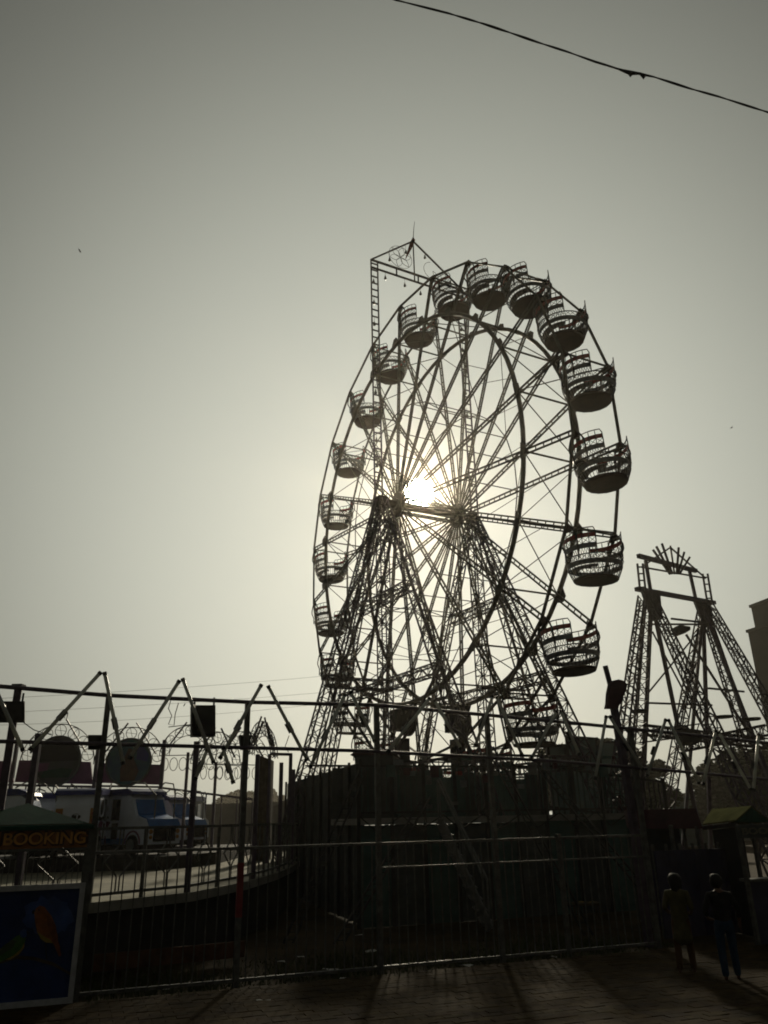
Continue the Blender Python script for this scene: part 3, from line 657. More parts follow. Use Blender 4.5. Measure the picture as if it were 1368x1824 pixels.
# ------------------------------------------------------------------ toy buses
def bus(label, loc, rz, body='bus_white', roof='bus_navy'):
    M = Matrix.Rotation(rz, 3, 'Z'); t = thing('toy_bus', label, 'toy bus', loc, M, 'toy buses of the kiddie ride'); W4 = MW[t.name]
    def B(mb, name, m, par=None, smooth=False):
        mb.v = [W4 @ p for p in mb.v]; return mb.build(name, m, par or t, smooth=smooth)
    hw = .62
    prof = [(-1.35, .30), (-1.42, .55), (-1.40, 1.45), (-1.30, 1.75), (.35, 1.78), (.55, 1.62), (.78, 1.12), (1.28, .98), (1.42, .80), (1.42, .30)]
    B(MB().prism([V((x, -hw, z)) for x, z in prof], V((0, 2*hw, 0))), 'body', body)
    B(MB().prism([V((x, -hw - .05, z)) for x, z in ((-1.45, 1.72), (-1.38, 1.86), (-1.2, 1.92), (.3, 1.93), (.55, 1.84), (.62, 1.74))], V((0, 2*hw + .1, 0))), 'roof', roof)
    for s in (-1, 1):
        y = s*(hw + .004)
        win = [(-.95 + .42*math.cos(a)*(1 if math.cos(a) < 0 else .9), 1.36 + .25*math.sin(a)) for a in [k*math.pi/9 for k in range(18)]]
        w = B(MB().prism([V((x, y, z)) for x, z in win], V((0, s*.012, 0))), 'window', 'bus_glass')
        B(MB().tube([V((x, y + s*.012, z)) for x, z in win], .025, 5, True), 'window_frame', body, w)
        win = [(-.42, 1.0), (-.02, 1.0), (-.02, 1.62), (-.42, 1.62)]
        B(MB().prism([V((x, y, z)) for x, z in win], V((0, s*.012, 0))), 'door_opening', 'bus_glass')
        B(MB().prism([V((x, y, z)) for x, z in ((-.36, .45), (-.06, .45), (-.06, .92), (-.36, .92))], V((0, s*.010, 0))), 'door_panel', 'bus_glass')
        sc_ = [(-1.36, .62), (-1.0, .60), (-.6, .78), (-.45, .95), (-.9, 1.02), (-1.2, .92)]
        B(MB().prism([V((x, y, z)) for x, z in sc_], V((0, s*.008, 0))), 'painted_swirl', 'purple_panel')
        for k in range(5):
            cx = -1.25 + k*.16; B(MB().tube([V((cx + .05*math.cos(a), y + s*.01, 1.06 + .06*math.sin(a*1.3))) for a in [j*.7 for j in range(6)]], .012, 4), 'painted_scroll', 'bird_dark')
        for x in (-.95, .72):
            wl_ = B(MB().lathe([(.1, -.08), (.26, -.08), (.29, -.05), (.29, .05), (.26, .08), (.1, .08)], 18, V((x, s*(hw - .02), .29)), (X, Z, V((0, 1, 0)))), 'wheel', 'tyre')
            B(MB().lathe([(.03, 0), (.17, 0), (.16, .03), (.03, .05)], 14, V((x, s*(hw + .06) - .02, .29)), (X, Z, V((0, 1, 0)))), 'rim', 'bus_grey', wl_)
            B(MB().tube([V((x + .36*math.cos(k*math.pi/8), s*hw, .32 + .36*math.sin(k*math.pi/8))) for k in range(9)], .03, 5), 'wheel_arch', 'purple_panel')
    B(MB().prism([V((.80, -hw + .08, 1.13)), V((1.30, -hw + .08, .995)), V((1.30, hw - .08, .995)), V((.80, hw - .08, 1.13))], V((.01, 0, .02))), 'bonnet', 'bus_blue')
    B(MB().prism([V((.575, -hw + .09, 1.59)), V((.775, -hw + .09, 1.15)), V((.775, hw - .09, 1.15)), V((.575, hw - .09, 1.59))], V((.02, 0, .012))), 'windscreen', 'bus_blue')
    B(MB().prism([V((1.425, -hw + .2, .38)), V((1.425, hw - .2, .38)), V((1.425, hw - .2, .74)), V((1.425, -hw + .2, .74))], V((.02, 0, 0))), 'grille', 'bus_glass')
    for s in (-1, 1):
        for z, r in ((.66, .07), (.5, .055)): B(MB().lathe([(.01, 0), (r, 0), (r*.9, .03), (.01, .05)], 12, V((1.42, s*(hw - .11), z)), (V((0, 1, 0)), Z, X)), 'headlight', 'bus_orange')
        B(MB().box(V((-1.43, s*(hw - .13), .95)), (.03, .2, .8)), 'tail_panel', 'bus_orange')
        for z in (.75, 1.0, 1.2): B(MB().lathe([(.01, 0), (.07, 0), (.06, -.03), (.01, -.045)], 12, V((-1.447, s*(hw - .13), z)), (V((0, 1, 0)), Z, X)), 'tail_lamp', 'lamp_red')
    B(MB().lathe([(.01, 0), (.13, 0), (.13, -.012), (.01, -.012)], 18, V((-1.425, 0, 1.12)), (V((0, 1, 0)), Z*.62, X)), 'emblem', 'bird_dark')
    B(MB().prism([V((-1.44, -.05, 1.06)), V((-1.44, -.015, 1.06)), V((-1.44, -.015, 1.16)), V((-1.44, .06, 1.16)), V((-1.44, .06, 1.18)), V((-1.44, -.11, 1.18)), V((-1.44, -.11, 1.16)), V((-1.44, -.05, 1.16))], V((-.006, 0, 0))), 'emblem_mark', 'bus_white')
    B(MB().bar(V((-1.428, -.13, .96)), V((-1.428, .13, .96)), .035, .01, V((1, 0, 0))), 'lettering_strip', 'bird_dark')
    B(MB().box(V((0, 0, .2)), (2.6, .9, .16)), 'chassis', 'dark_steel')
    for s in (-1, 1): B(MB().bar(V((-1.38, s*(hw + .006), .40)), V((.40, s*(hw + .006), .40)), .012, .16), 'stripe', 'bus_blue')
    B(MB().prism([V((1.43, -hw + .02, .80)), V((1.43, hw - .02, .80)), V((1.30, hw - .02, 1.0)), V((1.30, -hw + .02, 1.0))], V((.012, 0, .008))), 'nose', 'bus_blue')
    for s in (-1, 1):
        B(MB().tube([V((.2, s*hw, 1.95)), V((.5, s*hw, 2.12)), V((1.0, s*hw*.9, 2.06)), V((1.35, s*hw*.6, 1.7)), V((1.36, s*hw*.6, 1.02))], .022, 6), 'handrail', 'galv')
    return t
TZ = PZ + .36
mb = MB().prism([V((-13.5, 24.2, PZ + .001)), V((-6.6, 24.4, PZ + .001)), V((-5.6, 27, PZ + .001)), V((-5.8, 36.5, PZ + .001)), V((-13.5, 37, PZ + .001))], Z*.355); S('ride_track', mb, 'skirt')
bp = at(238, 1508, 26.5); bus('white toy bus with blue bonnet and oval side window facing right', V((bp.x, bp.y, TZ)), -.62)
bp = at(146, 1500, 26.0); bus('white toy bus seen from behind, just left of the bus with blue bonnet', V((bp.x, bp.y, TZ)), 1.75)
bp = at(80, 1500, 28.5); bus('white toy bus seen from behind above the booking booth roof', V((bp.x, bp.y, TZ)), 1.65)
bp = at(300, 1490, 33); bus('farther white toy bus behind the one with blue bonnet', V((bp.x, bp.y, TZ)), -.5)
bp = at(328, 1490, 35); bus('grey toy bus partly hidden, rightmost of the toy buses', V((bp.x, bp.y, TZ)), 1.5, 'bus_grey', 'bus_navy')
bp = at(14, 1500, 25); bus('toy bus with navy nose at the left edge behind the booth', V((bp.x, bp.y, TZ)), .1)

# ------------------------------------------------------------------ booking booths
def text_mesh(s, size, ext, bold):
    cu = bpy.data.curves.new('lettering', 'FONT'); cu.body = s; cu.size = size; cu.extrude = ext; cu.offset = bold; cu.align_x = 'LEFT'
    o = bpy.data.objects.new('tmp', cu); sc.collection.objects.link(o)
    dg = bpy.context.evaluated_depsgraph_get(); me = bpy.data.meshes.new_from_object(o.evaluated_get(dg)); bpy.data.objects.remove(o); bpy.data.curves.remove(cu)
    xs = [v.co.x for v in me.vertices]; ys = [v.co.y for v in me.vertices]
    return me, (min(xs), max(xs), min(ys), max(ys))
def letter(parent, s, a, xd, zd, width, height, depth_dir, m, bold, lift, name='lettering'):
    me, (x0, x1, y0, y1) = text_mesh(s, 1.0, .02, bold); inv = MW[parent.name].inverted()
    for v in me.vertices:
        q = a + xd*((v.co.x - x0)/(x1 - x0)*width) + zd*((v.co.y - y0)/(y1 - y0)*height) + depth_dir*(lift + v.co.z*.3)
        v.co = inv @ q
    me.materials.clear(); me.materials.append(MATS[m]); me.name = name
    o = bpy.data.objects.new(name, me); sc.collection.objects.link(o); o.parent = parent; return o
OB = -.30                                                   # booth front plane, in front of the fence line
def BF(px, py, o=0.0): return onF(px, py, OB + o)
cR = BF(160, 1500); sR = (cR - F0).dot(FD); sL = sR - 2.0
def Bs(s, z, o=0.0): return F0 + FD*s + FN*(OB + o) + Z*z
bt = thing('booking_booth', 'green roofed booking booth with orange sign and parrot poster at left', 'booth', Bs((sL + sR)/2, 0))
for s in (sL, sR):
    for o in (0.03, 1.5): MB().bar(Bs(s, 0, o), Bs(s, 2.3, o), .07, .07, FN).build('corner_post', 'rail_steel', bt)
zs0, zs1 = BF(80, 1511).z, BF(80, 1478).z
MB().prism([Bs(sL, zs0), Bs(sR + .03, zs0), Bs(sR + .03, zs1), Bs(sL, zs1)], FN*.05).build('sign_board', 'booth_orange', bt)
MB().bar(Bs(sL, zs1 + .03, -.01), Bs(sR + .05, zs1 + .03, -.01), .09, .06, FN).build('sign_trim', 'wood', bt)
MB().bar(Bs(sL, zs0 - .02, -.005), Bs(sR + .04, zs0 - .02, -.005), .03, .04, FN).build('sign_trim', 'rail_steel', bt)
sa = (BF(3, 1500) - F0).dot(FD); sb = (BF(157, 1500) - F0).dot(FD)
letter(bt, 'BOOKING', Bs(sa - .02, zs0 + .028), FD, Z, sb - sa + .02, zs1 - zs0 - .04, -FN, 'letter_dark', .055, .004, 'lettering_outline')
letter(bt, 'BOOKING', Bs(sa + .02, zs0 + .052), FD, Z, sb - sa - .06, zs1 - zs0 - .085, -FN, 'letter_orange', .02, .014)
ap = Bs((sL + sR)/2 + .06, BF(88, 1446).z + .14, .75); e0 = zs1 + .05
cs = [Bs(sL - .12, e0, -.08), Bs(sR + .04, e0, -.08), Bs(sR + .04, e0, 1.55), Bs(sL - .12, e0, 1.55)]
MB().add(cs + [ap] + [c - Z*.05 for c in cs], [(0, 1, 4), (1, 2, 4), (2, 3, 4), (3, 0, 4), (0, 1, 6, 5), (1, 2, 7, 6), (2, 3, 8, 7), (3, 0, 5, 8), (5, 6, 7, 8)]).build('roof', 'booth_green', bt)
zg0 = BF(80, 1578).z
for k in range(26):
    s = sL + (sR - sL)*(k + .5)/26; MB().bar(Bs(s, zg0, .03), Bs(s, zs0 - .04, .03), .012, .012, FN).build('grille_bar', 'rail_steel', bt)
for s0_, s1_, o0, o1 in ((sL, sR, 1.5, 1.5), (sL, sL, .06, 1.47), (sR, sR, .06, 1.47)):
    MB().bar(Bs(s0_, .7, o0), Bs(s1_, .7, o1), .03, 1.4, Z).build('lower_wall', 'dark_sheet', bt)
MB().bar(Bs(sL, .95, .5), Bs(sR, .95, .5), .6, .04, Z).build('counter', 'wood', bt)
# parrot poster in a white frame on the booth front
t0 = BF(0, 1583); t1 = BF(151, 1577); zt = (t0.z + t1.z)/2; zb = .10; q0 = sL + .03; q1 = sR - .03
ps = thing('parrot_poster', 'dark blue poster of two parrots in a white frame on the booth front', 'poster', Bs((q0 + q1)/2, zb, -.05))
MB().prism([Bs(q0, zb, -.03), Bs(q1, zb, -.03), Bs(q1, zt, -.03), Bs(q0, zt, -.03)], FN*.03).build('backing', 'navy', ps)
fw = .07
for a, b in (((q0 - .035, zt), (q1 + .035, zt)), ((q0 - .035, zb), (q1 + .035, zb))): MB().bar(Bs(a[0], a[1], -.05), Bs(b[0], b[1], -.05), fw, .05, FN*1).build('frame_bar', 'white_frame', ps)
for s in (q0, q1): MB().bar(Bs(s, zb + fw/2, -.05), Bs(s, zt - fw/2, -.05), fw, .05, FN).build('frame_bar', 'white_frame', ps)
def pshape(name, pts, m, lift): MB().prism([onF(x, y, OB - .032 - lift) for x, y in pts], -FN*.003).build(name, m, ps)
pshape('backdrop_glow', [(86 + 44*math.cos(a*math.pi/12)*(1 + .12*math.sin(a*1.9)), 1632 + 34*math.sin(a*math.pi/12)*(1 + .15*math.sin(a*2.7))) for a in range(24)], 'glow_dim', -.0005)
pshape('branch', [(-6, 1712), (30, 1702), (60, 1704), (95, 1714), (128, 1734), (127, 1738), (94, 1720), (60, 1710), (30, 1708), (-6, 1718)], 'bark', .002)
pshape('bird_body', [(61, 1626), (64, 1618), (71, 1613), (79, 1615), (84, 1622), (92, 1632), (99, 1648), (102, 1664), (100, 1674), (94, 1680), (82, 1678), (72, 1671), (66, 1660), (63, 1645)], 'bird_orange', .0035)
pshape('bird_beak', [(62, 1620), (61, 1628), (57, 1627), (58, 1622)], 'bird_dark', .005)
pshape('bird_eye', [(68, 1620), (70, 1619), (71, 1621), (69, 1623)], 'bird_dark', .008)
pshape('bird_tail', [(92, 1674), (101, 1670), (107, 1686), (109, 1702), (105, 1704), (99, 1690)], 'bird_rust', .005)
pshape('bird_wing', [(84, 1630), (92, 1636), (99, 1650), (103, 1668), (104, 1684), (97, 1676), (89, 1662), (84, 1646)], 'bird_rust', .007)
pshape('bird_belly', [(66, 1658), (72, 1664), (82, 1670), (90, 1674), (94, 1680), (82, 1679), (72, 1672)], 'bird_yellow', .007)
pshape('bird_leg', [(80, 1677), (82, 1677), (84, 1708), (82, 1708)], 'bird_dark', .0065)
pshape('bird_body', [(-6, 1700), (6, 1688), (18, 1676), (30, 1667), (40, 1664), (46, 1670), (44, 1680), (34, 1696), (18, 1706), (4, 1712), (-6, 1716)], 'bird_green', .0035)
pshape('bird_head', [(36, 1668), (36, 1660), (41, 1655), (47, 1656), (50, 1661), (47, 1668), (42, 1671)], 'glow_blue', .006)
pshape('bird_beak', [(47, 1657), (52, 1661), (51, 1666), (48, 1664)], 'bird_dark', .008)
pshape('bird_wing', [(-6, 1696), (8, 1683), (22, 1674), (28, 1676), (24, 1686), (8, 1698), (-6, 1706)], 'leaf_near', .007)
pshape('bird_belly', [(8, 1710), (24, 1702), (38, 1690), (44, 1678), (43, 1688), (34, 1700), (18, 1709)], 'bird_yellow', .007)

# right-hand booking booth
rc = gz(1352, 1690); RX = V((.93, .36, 0)).normalized(); RN = V((-RX.y, RX.x, 0))
def Rb(s, z, o=0.0): return rc + RX*s + RN*o + Z*z
bt2 = thing('booking_booth', 'booking booth with lit yellow tarpaulin roof at the right edge', 'booth', Rb(1, 0, .8))
zr0, zr1 = onplane(1345, 1492, rc, RN).z, onplane(1345, 1468, rc, RN).z
for s in (0, 2.2):
    for o in (.0, 1.9): MB().bar(Rb(s, 0, o), Rb(s, zr1, o), .07, .07, RN).build('corner_post', 'rail_steel', bt2)
MB().prism([Rb(-.08, zr0, -.06), Rb(2.3, zr0, -.06), Rb(2.3, zr1, -.06), Rb(-.08, zr1, -.06)], RN*.02).build('sign_board', 'dark_sheet', bt2)
letter(bt2, 'BOOKING', Rb(.02, zr0 + .06, -.06), RX, Z, 1.35, zr1 - zr0 - .12, -RN, 'letter_grey', .03, .004)
zk = onplane(1340, 1440, Rb(.55, 0, .0), RN).z
RF, RL, RK, RK2 = at(1312, 1463, 17.2), at(1252, 1470, 18.6), at(1339, 1438, 17.6), at(1268, 1444, 18.9)
def slab(q, name, m): MB().add(q + [p + Z*.03 for p in q], [(0, 1, 2, 3), (4, 5, 6, 7), (0, 1, 5, 4), (1, 2, 6, 5), (2, 3, 7, 6), (3, 0, 4, 7)]).build(name, m, bt2)
slab([RF, RK, RK2, RL], 'roof_slope', 'tarp')
RG = at(1372, 1464, 18.2); slab([RG, RK, RK2, RG + (RL - RF)], 'roof_slope', 'tarp')
MB().prism([RF - Z*.01, RG - Z*.01, RK - Z*.01], RN*.02).build('gable', 'booth_green', bt2)
MB().bar(RF - Z*.06, RL - Z*.06, .05, .08).build('eave_beam', 'dark_steel', bt2)
sw0, sw1 = V((RF.x + .1, RF.y + .1, 0)), V((RL.x + .15, RL.y - .1, 0))
MB().prism([sw0, sw1, V((sw1.x, sw1.y, RL.z - .1)), V((sw0.x, sw0.y, RF.z - .1))], V((.04, .02, 0))).build('side_wall', 'black_box', bt2)
MB().bar(Rb(0, .55, .02), Rb(2.2, .55, .02), .03, 1.1, Z).build('counter_front', 'navy_panel', bt2)
MB().bar(Rb(0, 1.12, .05), Rb(2.2, 1.12, .05), .3, .05, Z).build('counter', 'rail_steel', bt2)
# small maroon stall left of it
m0 = at(1138, 1476, 19); m1 = at(1252, 1476, 18.2); zm = at(1195, 1441, 18.6).z
st = thing('stall', 'small stall with flat maroon front awning left of the tarpaulin booth', 'stall', V((m0.x, m0.y, 0)))
MB().prism([m0, m1, V((m1.x - .05, m1.y + .1, zm)), V((m0.x, m0.y + .1, zm))], V((.1, 1.3, .0))).build('awning', 'maroon', st)
for p in (m0 + V((.08, .1, 0)), m1 + V((-.1, .1, 0)), m0 + V((.15, 1.2, 0)), m1 + V((0, 1.2, 0))): MB().bar(V((p.x, p.y, 0)), p + Z*.05, .06).build('post', 'rail_steel', st)
MB().prism([V((m0.x + .1, m0.y + .15, .05)), V((m1.x - .1, m1.y + .15, .05)), V((m1.x - .1, m1.y + .15, 1.15)), V((m0.x + .1, m0.y + .15, 1.15))], V((0, .04, 0))).build('counter_front', 'navy_panel', st)
MB().prism([V((m0.x + .1, m0.y + 1.2, .05)), V((m1.x - .1, m1.y + 1.2, .05)), V((m1.x - .1, m1.y + 1.2, m0.z)), V((m0.x + .1, m0.y + 1.2, m0.z))], V((0, .04, 0))).build('back_wall', 'dark_sheet', st)
# dark panel wall between the fence end and the booth
pw = thing('panel_wall', 'dark blue grey sheet panel wall behind the two people', 'wall', gz(1200, 1668))
a, b = gz(1186, 1672), gz(1330, 1660); n = 6
for k in range(n):
    p, q = a.lerp(b, k/n), a.lerp(b, (k + .97)/n); MB().bar(p + Z*.8, q + Z*.8, .03 + .012*(k % 2), 1.6, Z).build('panel', 'navy_panel', pw)
for k in range(n + 1): p = a.lerp(b, k/n); MB().bar(p + V((0, .05, 0)), p + V((0, .05, 1.72)), .05).build('post', 'rail_steel', pw)

# ------------------------------------------------------------------ raised boarding platform of the wheel
DK = 2.35
def lerp2(a, b, t): return a.lerp(b, t)
fl, fr = at(640, 1500, 20.0), at(1130, 1500, 22.5); fl.z = fr.z = 0
ED = (fr - fl).normalized(); EN = V((-ED.y, ED.x, 0)); EL = (fr - fl).length
def E(s, z, o=0.0): return fl + ED*s + EN*o + Z*z
bd = thing('boarding_platform', 'dark raised boarding platform with railing and stairs under the big wheel', 'platform', E(EL/2, 0))
MB().prism([E(0, DK - .15), E(EL, DK - .15), E(EL, DK - .15, 2.6), E(0, DK - .15, 2.6)], Z*.15).build('deck', 'concrete', bd)
n = 9
for k in range(n):
    s0, s1 = EL*k/n, EL*(k + .98)/n
    MB().prism([E(s0, 0, .08 + .01*(k % 2)), E(s1, 0, .08 + .01*(k % 2)), E(s1, DK - .16, .08 + .01*(k % 2)), E(s0, DK - .16, .08 + .01*(k % 2))], EN*.04).build('base_panel', 'dark_sheet' if k % 2 else 'green_sheet', bd)
for k in range(n + 1): MB().bar(E(EL*k/n, 0, .04), E(EL*k/n, DK + 1.25, .04), .09).build('post', 'dark_steel', bd)
for k in range(n):
    for z in (DK + 1.2, DK + .12): MB().bar(E(EL*k/n + .045, z, .04), E(EL*(k + 1)/n - .045, z, .04), .045).build('rail', 'dark_steel', bd)
b0 = None; nb = int(EL/.16)
for k in range(nb):
    s = .08 + k*.16
    if b0 is None: b0 = MB().bar(E(s, DK + .12, .04), E(s, DK + 1.2, .04), .022).build('baluster', 'green_sheet', bd)
    else: o = b0.copy(); sc.collection.objects.link(o); o.location = ED*(s - .08)
bs = thing('sheet_hoarding', 'dark green sheet hoarding behind the boarding platform railing', 'hoarding', E(3, DK, 2.5))
for k in range(10):
    s0, s1 = EL*.86*k/10, EL*.86*(k + .985)/10
    MB().prism([E(s0, DK, 2.5), E(s1, DK, 2.5), E(s1, DK + 1.28 + .12*math.sin(k*2.1) - .02*k, 2.5), E(s0, DK + 1.26 + .11*math.sin(k*2.1 + .5) - .02*k, 2.5)], EN*(.03 + .01*(k % 2))).build('sheet', 'green_sheet' if k % 3 else 'dark_sheet', bs)
# machine cabin on the deck near the left
mc = thing('control_cabin', 'small dark control cabin with red roof beside the left wheel legs', 'cabin', E(.6, DK, 1.2))
ca = at(632, 1345, 21.2); cb = at(700, 1345, 21.6)
MB().prism([V((ca.x, ca.y, DK)), V((cb.x, cb.y, DK)), V((cb.x, cb.y, cb.z)), V((ca.x, ca.y, ca.z))], V((.1, 1.0, 0))).build('wall', 'dark_sheet', mc)
MB().prism([ca + V((-.12, -.1, 0)), cb + V((.12, -.1, 0)), cb + V((.0, -.02, .16)), ca + V((.1, -.02, .16))], V((.1, 1.2, 0))).build('roof', 'maroon', mc)
for lab, a_, b_ in (('a', (646, 1372, 19.4), (578, 1530, 18.6)), ('b', (872, 1330, 20.0), (980, 1535, 18.8)), ('c', (966, 1372, 21.0), (1075, 1500, 20.0)), ('d', (1100, 1420, 21.5), (1200, 1570, 19.5)), ('e', (760, 1420, 19.9), (700, 1520, 19.0))):
    p, q = at(*a_), at(*b_); d = q - p; q = p + d*(p.z/-d.z); MB().ladder(p, q, .2, ED, 26, .035, .018).build('stay', 'dark_steel', bd)
for k in range(26):                                     # bulbs, boxes and odd fittings cluttering the railing
    r_ = random.Random(k); c = E(r_.uniform(0, EL), DK + r_.uniform(.1, 1.5), -.03); MB().box(c, (r_.uniform(.06, .3), .06, r_.uniform(.06, .3)), (ED, EN, Z)).build('fitting', r_.choice(['galv', 'maroon', 'green_sheet', 'grey_band']), bd)
for k in range(7):
    c = E(EL*(k + .4)/7, DK - .3, .0); MB().tube([E(EL*k/7, DK + .05, -.02), c, E(EL*(k + 1)/7, DK + .05, -.02)], .015, 5).build('cable_swag', 'cable', bd)
# stair with handrail in front of the platform
sa, sb2 = at(838, 1548, 18.6), at(786, 1470, 19.6)
stp = thing('steel_stair', 'short grey steel stair with handrail up to the boarding platform', 'stair', V((sa.x, sa.y, 0)))
bot, top = V((sa.x + .35, sa.y, .1)), V((sb2.x, sb2.y, DK - .1))
for o in (0, .9):
    w = V((0, o, 0)); MB().bar(bot + w, top + w, .05, .2).build('stringer', 'galv', stp); MB().bar(bot + w + Z*.95, top + w + Z*.95, .045).build('handrail', 'galv', stp)
    for k in (0, .5, 1): p = bot.lerp(top, k) + w; MB().bar(p, p + Z*.95, .035).build('baluster', 'galv', stp)
for k in range(10): p = bot.lerp(top, (k + .5)/10); MB().box(p + V((0, .45, .02)), (.26, .88, .03)).build('tread', 'galv', stp)
# wing wall sloping away at the left of the wheel
wa, wb2 = at(512, 1396, 30), at(645, 1357, 20.6)
ww = thing('wing_wall', 'dark grey sheet wall receding left of the boarding platform', 'wall', V((wb2.x, wb2.y, 0)))
for k in range(9):
    p, q = wa.lerp(wb2, k/9), wa.lerp(wb2, (k + .985)/9)
    MB().prism([V((p.x, p.y, 0)), V((q.x, q.y, 0)), q, p], V((.05 + .012*(k % 2), .03, 0))).build('sheet', 'dark_sheet', ww)
for k in range(10): p = wa.lerp(wb2, k/9); MB().bar(V((p.x - .04, p.y - .05, 0)), p + V((-.04, -.05, .06)), .07).build('post', 'dark_steel', ww)
# pale sheets beyond, right of the wheel
for lab, quad, Y in (('tall pale green sheet panel right of the lowest right gondola', [(1008, 1312), (1062, 1316), (1078, 1420), (1016, 1420)], 31), ('second pale green sheet panel in line right of the tallest one', [(1064, 1320), (1118, 1324), (1140, 1425), (1080, 1420)], 32), ('lower pale green sheet panel left of the tallest one', [(975, 1330), (1006, 1328), (1012, 1420), (975, 1420)], 30)):
    P = [at(x, y, Y) for x, y in quad]; P[2].z = P[3].z = 0; P[2] = V((P[1].x, P[1].y, 0)); P[3] = V((P[0].x, P[0].y, 0))
    t = thing('metal_screen', lab, 'metal screen', P[3]); MB().prism(P, V((0, .05, 0))).build('sheet', 'pale_sheet', t)
    for p in (P[0], P[1]): MB().bar(V((p.x, p.y - .05, 0)), p + V((0, -.05, .05)), .1).build('post', 'dark_steel', t)
    MB().bar(P[0] + V((0, -.05, 0)), P[1] + V((0, -.05, 0)), .08).build('top_rail', 'dark_steel', t)
# vertical slat enclosure right of the wheel
sl = thing('slat_fence', 'tall dark vertical slat fence right of the boarding platform', 'fence', at(1060, 1480, 24))
a, b = at(960, 1362, 23.5), at(1180, 1392, 25)
for z in (0, -1.1): MB().bar(a + Z*(z - .02), b + Z*(z - .02), .06).build('rail', 'dark_steel', sl)
for k in range(25):
    p = a.lerp(b, k/24); MB().bar(V((p.x, p.y, .6)), p, .035).build('slat', 'dark_steel', sl)
for k in range(5):
    p = a.lerp(b, k/4); MB().bar(V((p.x, p.y, 0)), p + Z*.1, .1).build('post', 'dark_steel', sl)

# ------------------------------------------------------------------ swing ride frame at the right
h1, h2 = at(1160, 1064, 30), at(1252, 1080, 33.5)
sw = thing('swing_ride_frame', 'empty swing ride frame of lattice legs crowned by a fan of rods', 'ride frame', V((h1.x, h1.y, 0)))
def gl(h, px, py, Y):
    q = at(px, py, Y); d = q - h; return h + d*(-h.z/d.z)
def slatt(h, px, py, Y, w0=.26, w1=.5): MB().lattice(h, gl(h, px, py, Y), w0, w1, 26, .05, .03).build('leg', 'tower_steel', sw)
def spost(h, px, py, Y, w=.14): MB().bar(h, gl(h, px, py, Y), w).build('post', 'purple_steel', sw)
slatt(h1 + X*-.35, 1112, 1320, 26.5); slatt(h1 + X*-.1, 1138, 1330, 30); slatt(h1, 1282, 1325, 26)
spost(h1, 1150, 1300, 30.5); spost(h1, 1213, 1320, 31)
slatt(h2, 1196, 1390, 36); slatt(h2, 1318, 1280, 33); slatt(h2 + X*.3, 1372, 1270, 29); spost(h2, 1262, 1390, 34); spost(h2, 1352, 1340, 31)
spost(h2, 1236, 1270, 33.5, .12)
MB().bar(at(1134, 1049, 30), at(1272, 1074, 34), .2, .16).build('axle_beam', 'purple_steel', sw)
for h in (h1, h2): MB().prism([h + V((-.35, -.12, .25)), h + V((.35, -.12, .25)), h + V((.28, -.12, -.9)), h + V((-.1, -.12, -.95))], V((0, .24, 0))).build('head_plate', 'tower_steel', sw)
la, lb, lc, ld = at(1142, 996, 30), at(1150, 1048, 30), at(1250, 1020, 33.5), at(1257, 1070, 33.5)
MB().ladder(at(1145, 1052, 30), at(1140, 1004, 30), .22, X, 4, .07, .05).build('ladder', 'tower_steel', sw)
MB().ladder(at(1264, 1072, 33.5), at(1256, 1022, 33.5), .22, X, 4, .07, .05).build('ladder', 'tower_steel', sw)
MB().bar(at(1159, 1054, 30), at(1150, 998, 30), .12).build('top_post', 'purple_steel', sw)
MB().bar(at(1239, 1066, 33.5), at(1228, 1016, 33.5), .12).build('top_post', 'purple_steel', sw)
MB().bar(at(1137, 990, 29.8), at(1240, 1017, 33.2), .16).build('top_beam', 'purple_steel', sw)
MB().bar(at(1143, 1010, 30), at(1257, 1030, 33.6), .06).build('lower_beam', 'tower_steel', sw)
pkp = at(1194, 975, 31.7)
MB().bar(at(1143, 1010, 30), pkp, .055).bar(pkp, at(1257, 1030, 33.6), .055).build('gable_rafter', 'tower_steel', sw)
for (x, y) in ((1163, 979), (1169, 973), (1179, 968), (1194, 972), (1209, 975), (1219, 983), (1229, 992)):
    x0 = 1202 + (x - 1196)*.25; MB().bar(at(x0, 1023, 31.7), at(x, y, 31.5), .075).build('fan_rod', 'tower_steel', sw)
for z0 in ((1162, 1112, 1260, 1112), (1196, 1102, 1262, 1110), (1150, 1252, 1268, 1256), (1262, 1226, 1325, 1232)):
    MB().bar(at(z0[0], z0[1], 30.5), at(z0[2], z0[3], 32.5), .07).build('cross_bar', 'tower_steel', sw)
MB().bar(at(1162, 1125, 30.4), at(1270, 1330, 31), .05).bar(at(1240, 1130, 32.5), at(1150, 1240, 30.6), .05).bar(at(1222, 1130, 32), at(1330, 1300, 32), .08).bar(at(1205, 1290, 31), at(1240, 1180, 32), .05).build('brace', 'tower_steel', sw)
MB().lattice(at(1145, 1312, 29.5), at(1240, 1300, 31), .4, .4, 8, .05, .03).lattice(at(1215, 1330, 31), at(1368, 1300, 29), .35, .35, 14, .05, .03).lattice(at(1145, 1300, 30), at(1368, 1325, 32), .35, .35, 18, .05, .03).build('cross_beam', 'tower_steel', sw)
mt = [at(x, y, 32) for x, y in ((1203, 1116), (1212, 1113), (1230, 1116), (1230, 1122), (1214, 1128), (1207, 1124))]
MB().prism(mt, V((0, .6, 0))).build('motor_box', 'black_box', sw)
mt = [at(x, y, 30) for x, y in ((1208, 1304), (1224, 1297), (1246, 1300), (1252, 1316), (1240, 1326), (1214, 1322))]
MB().prism(mt, V((.1, .8, 0))).build('drive_box', 'dark_steel', sw)
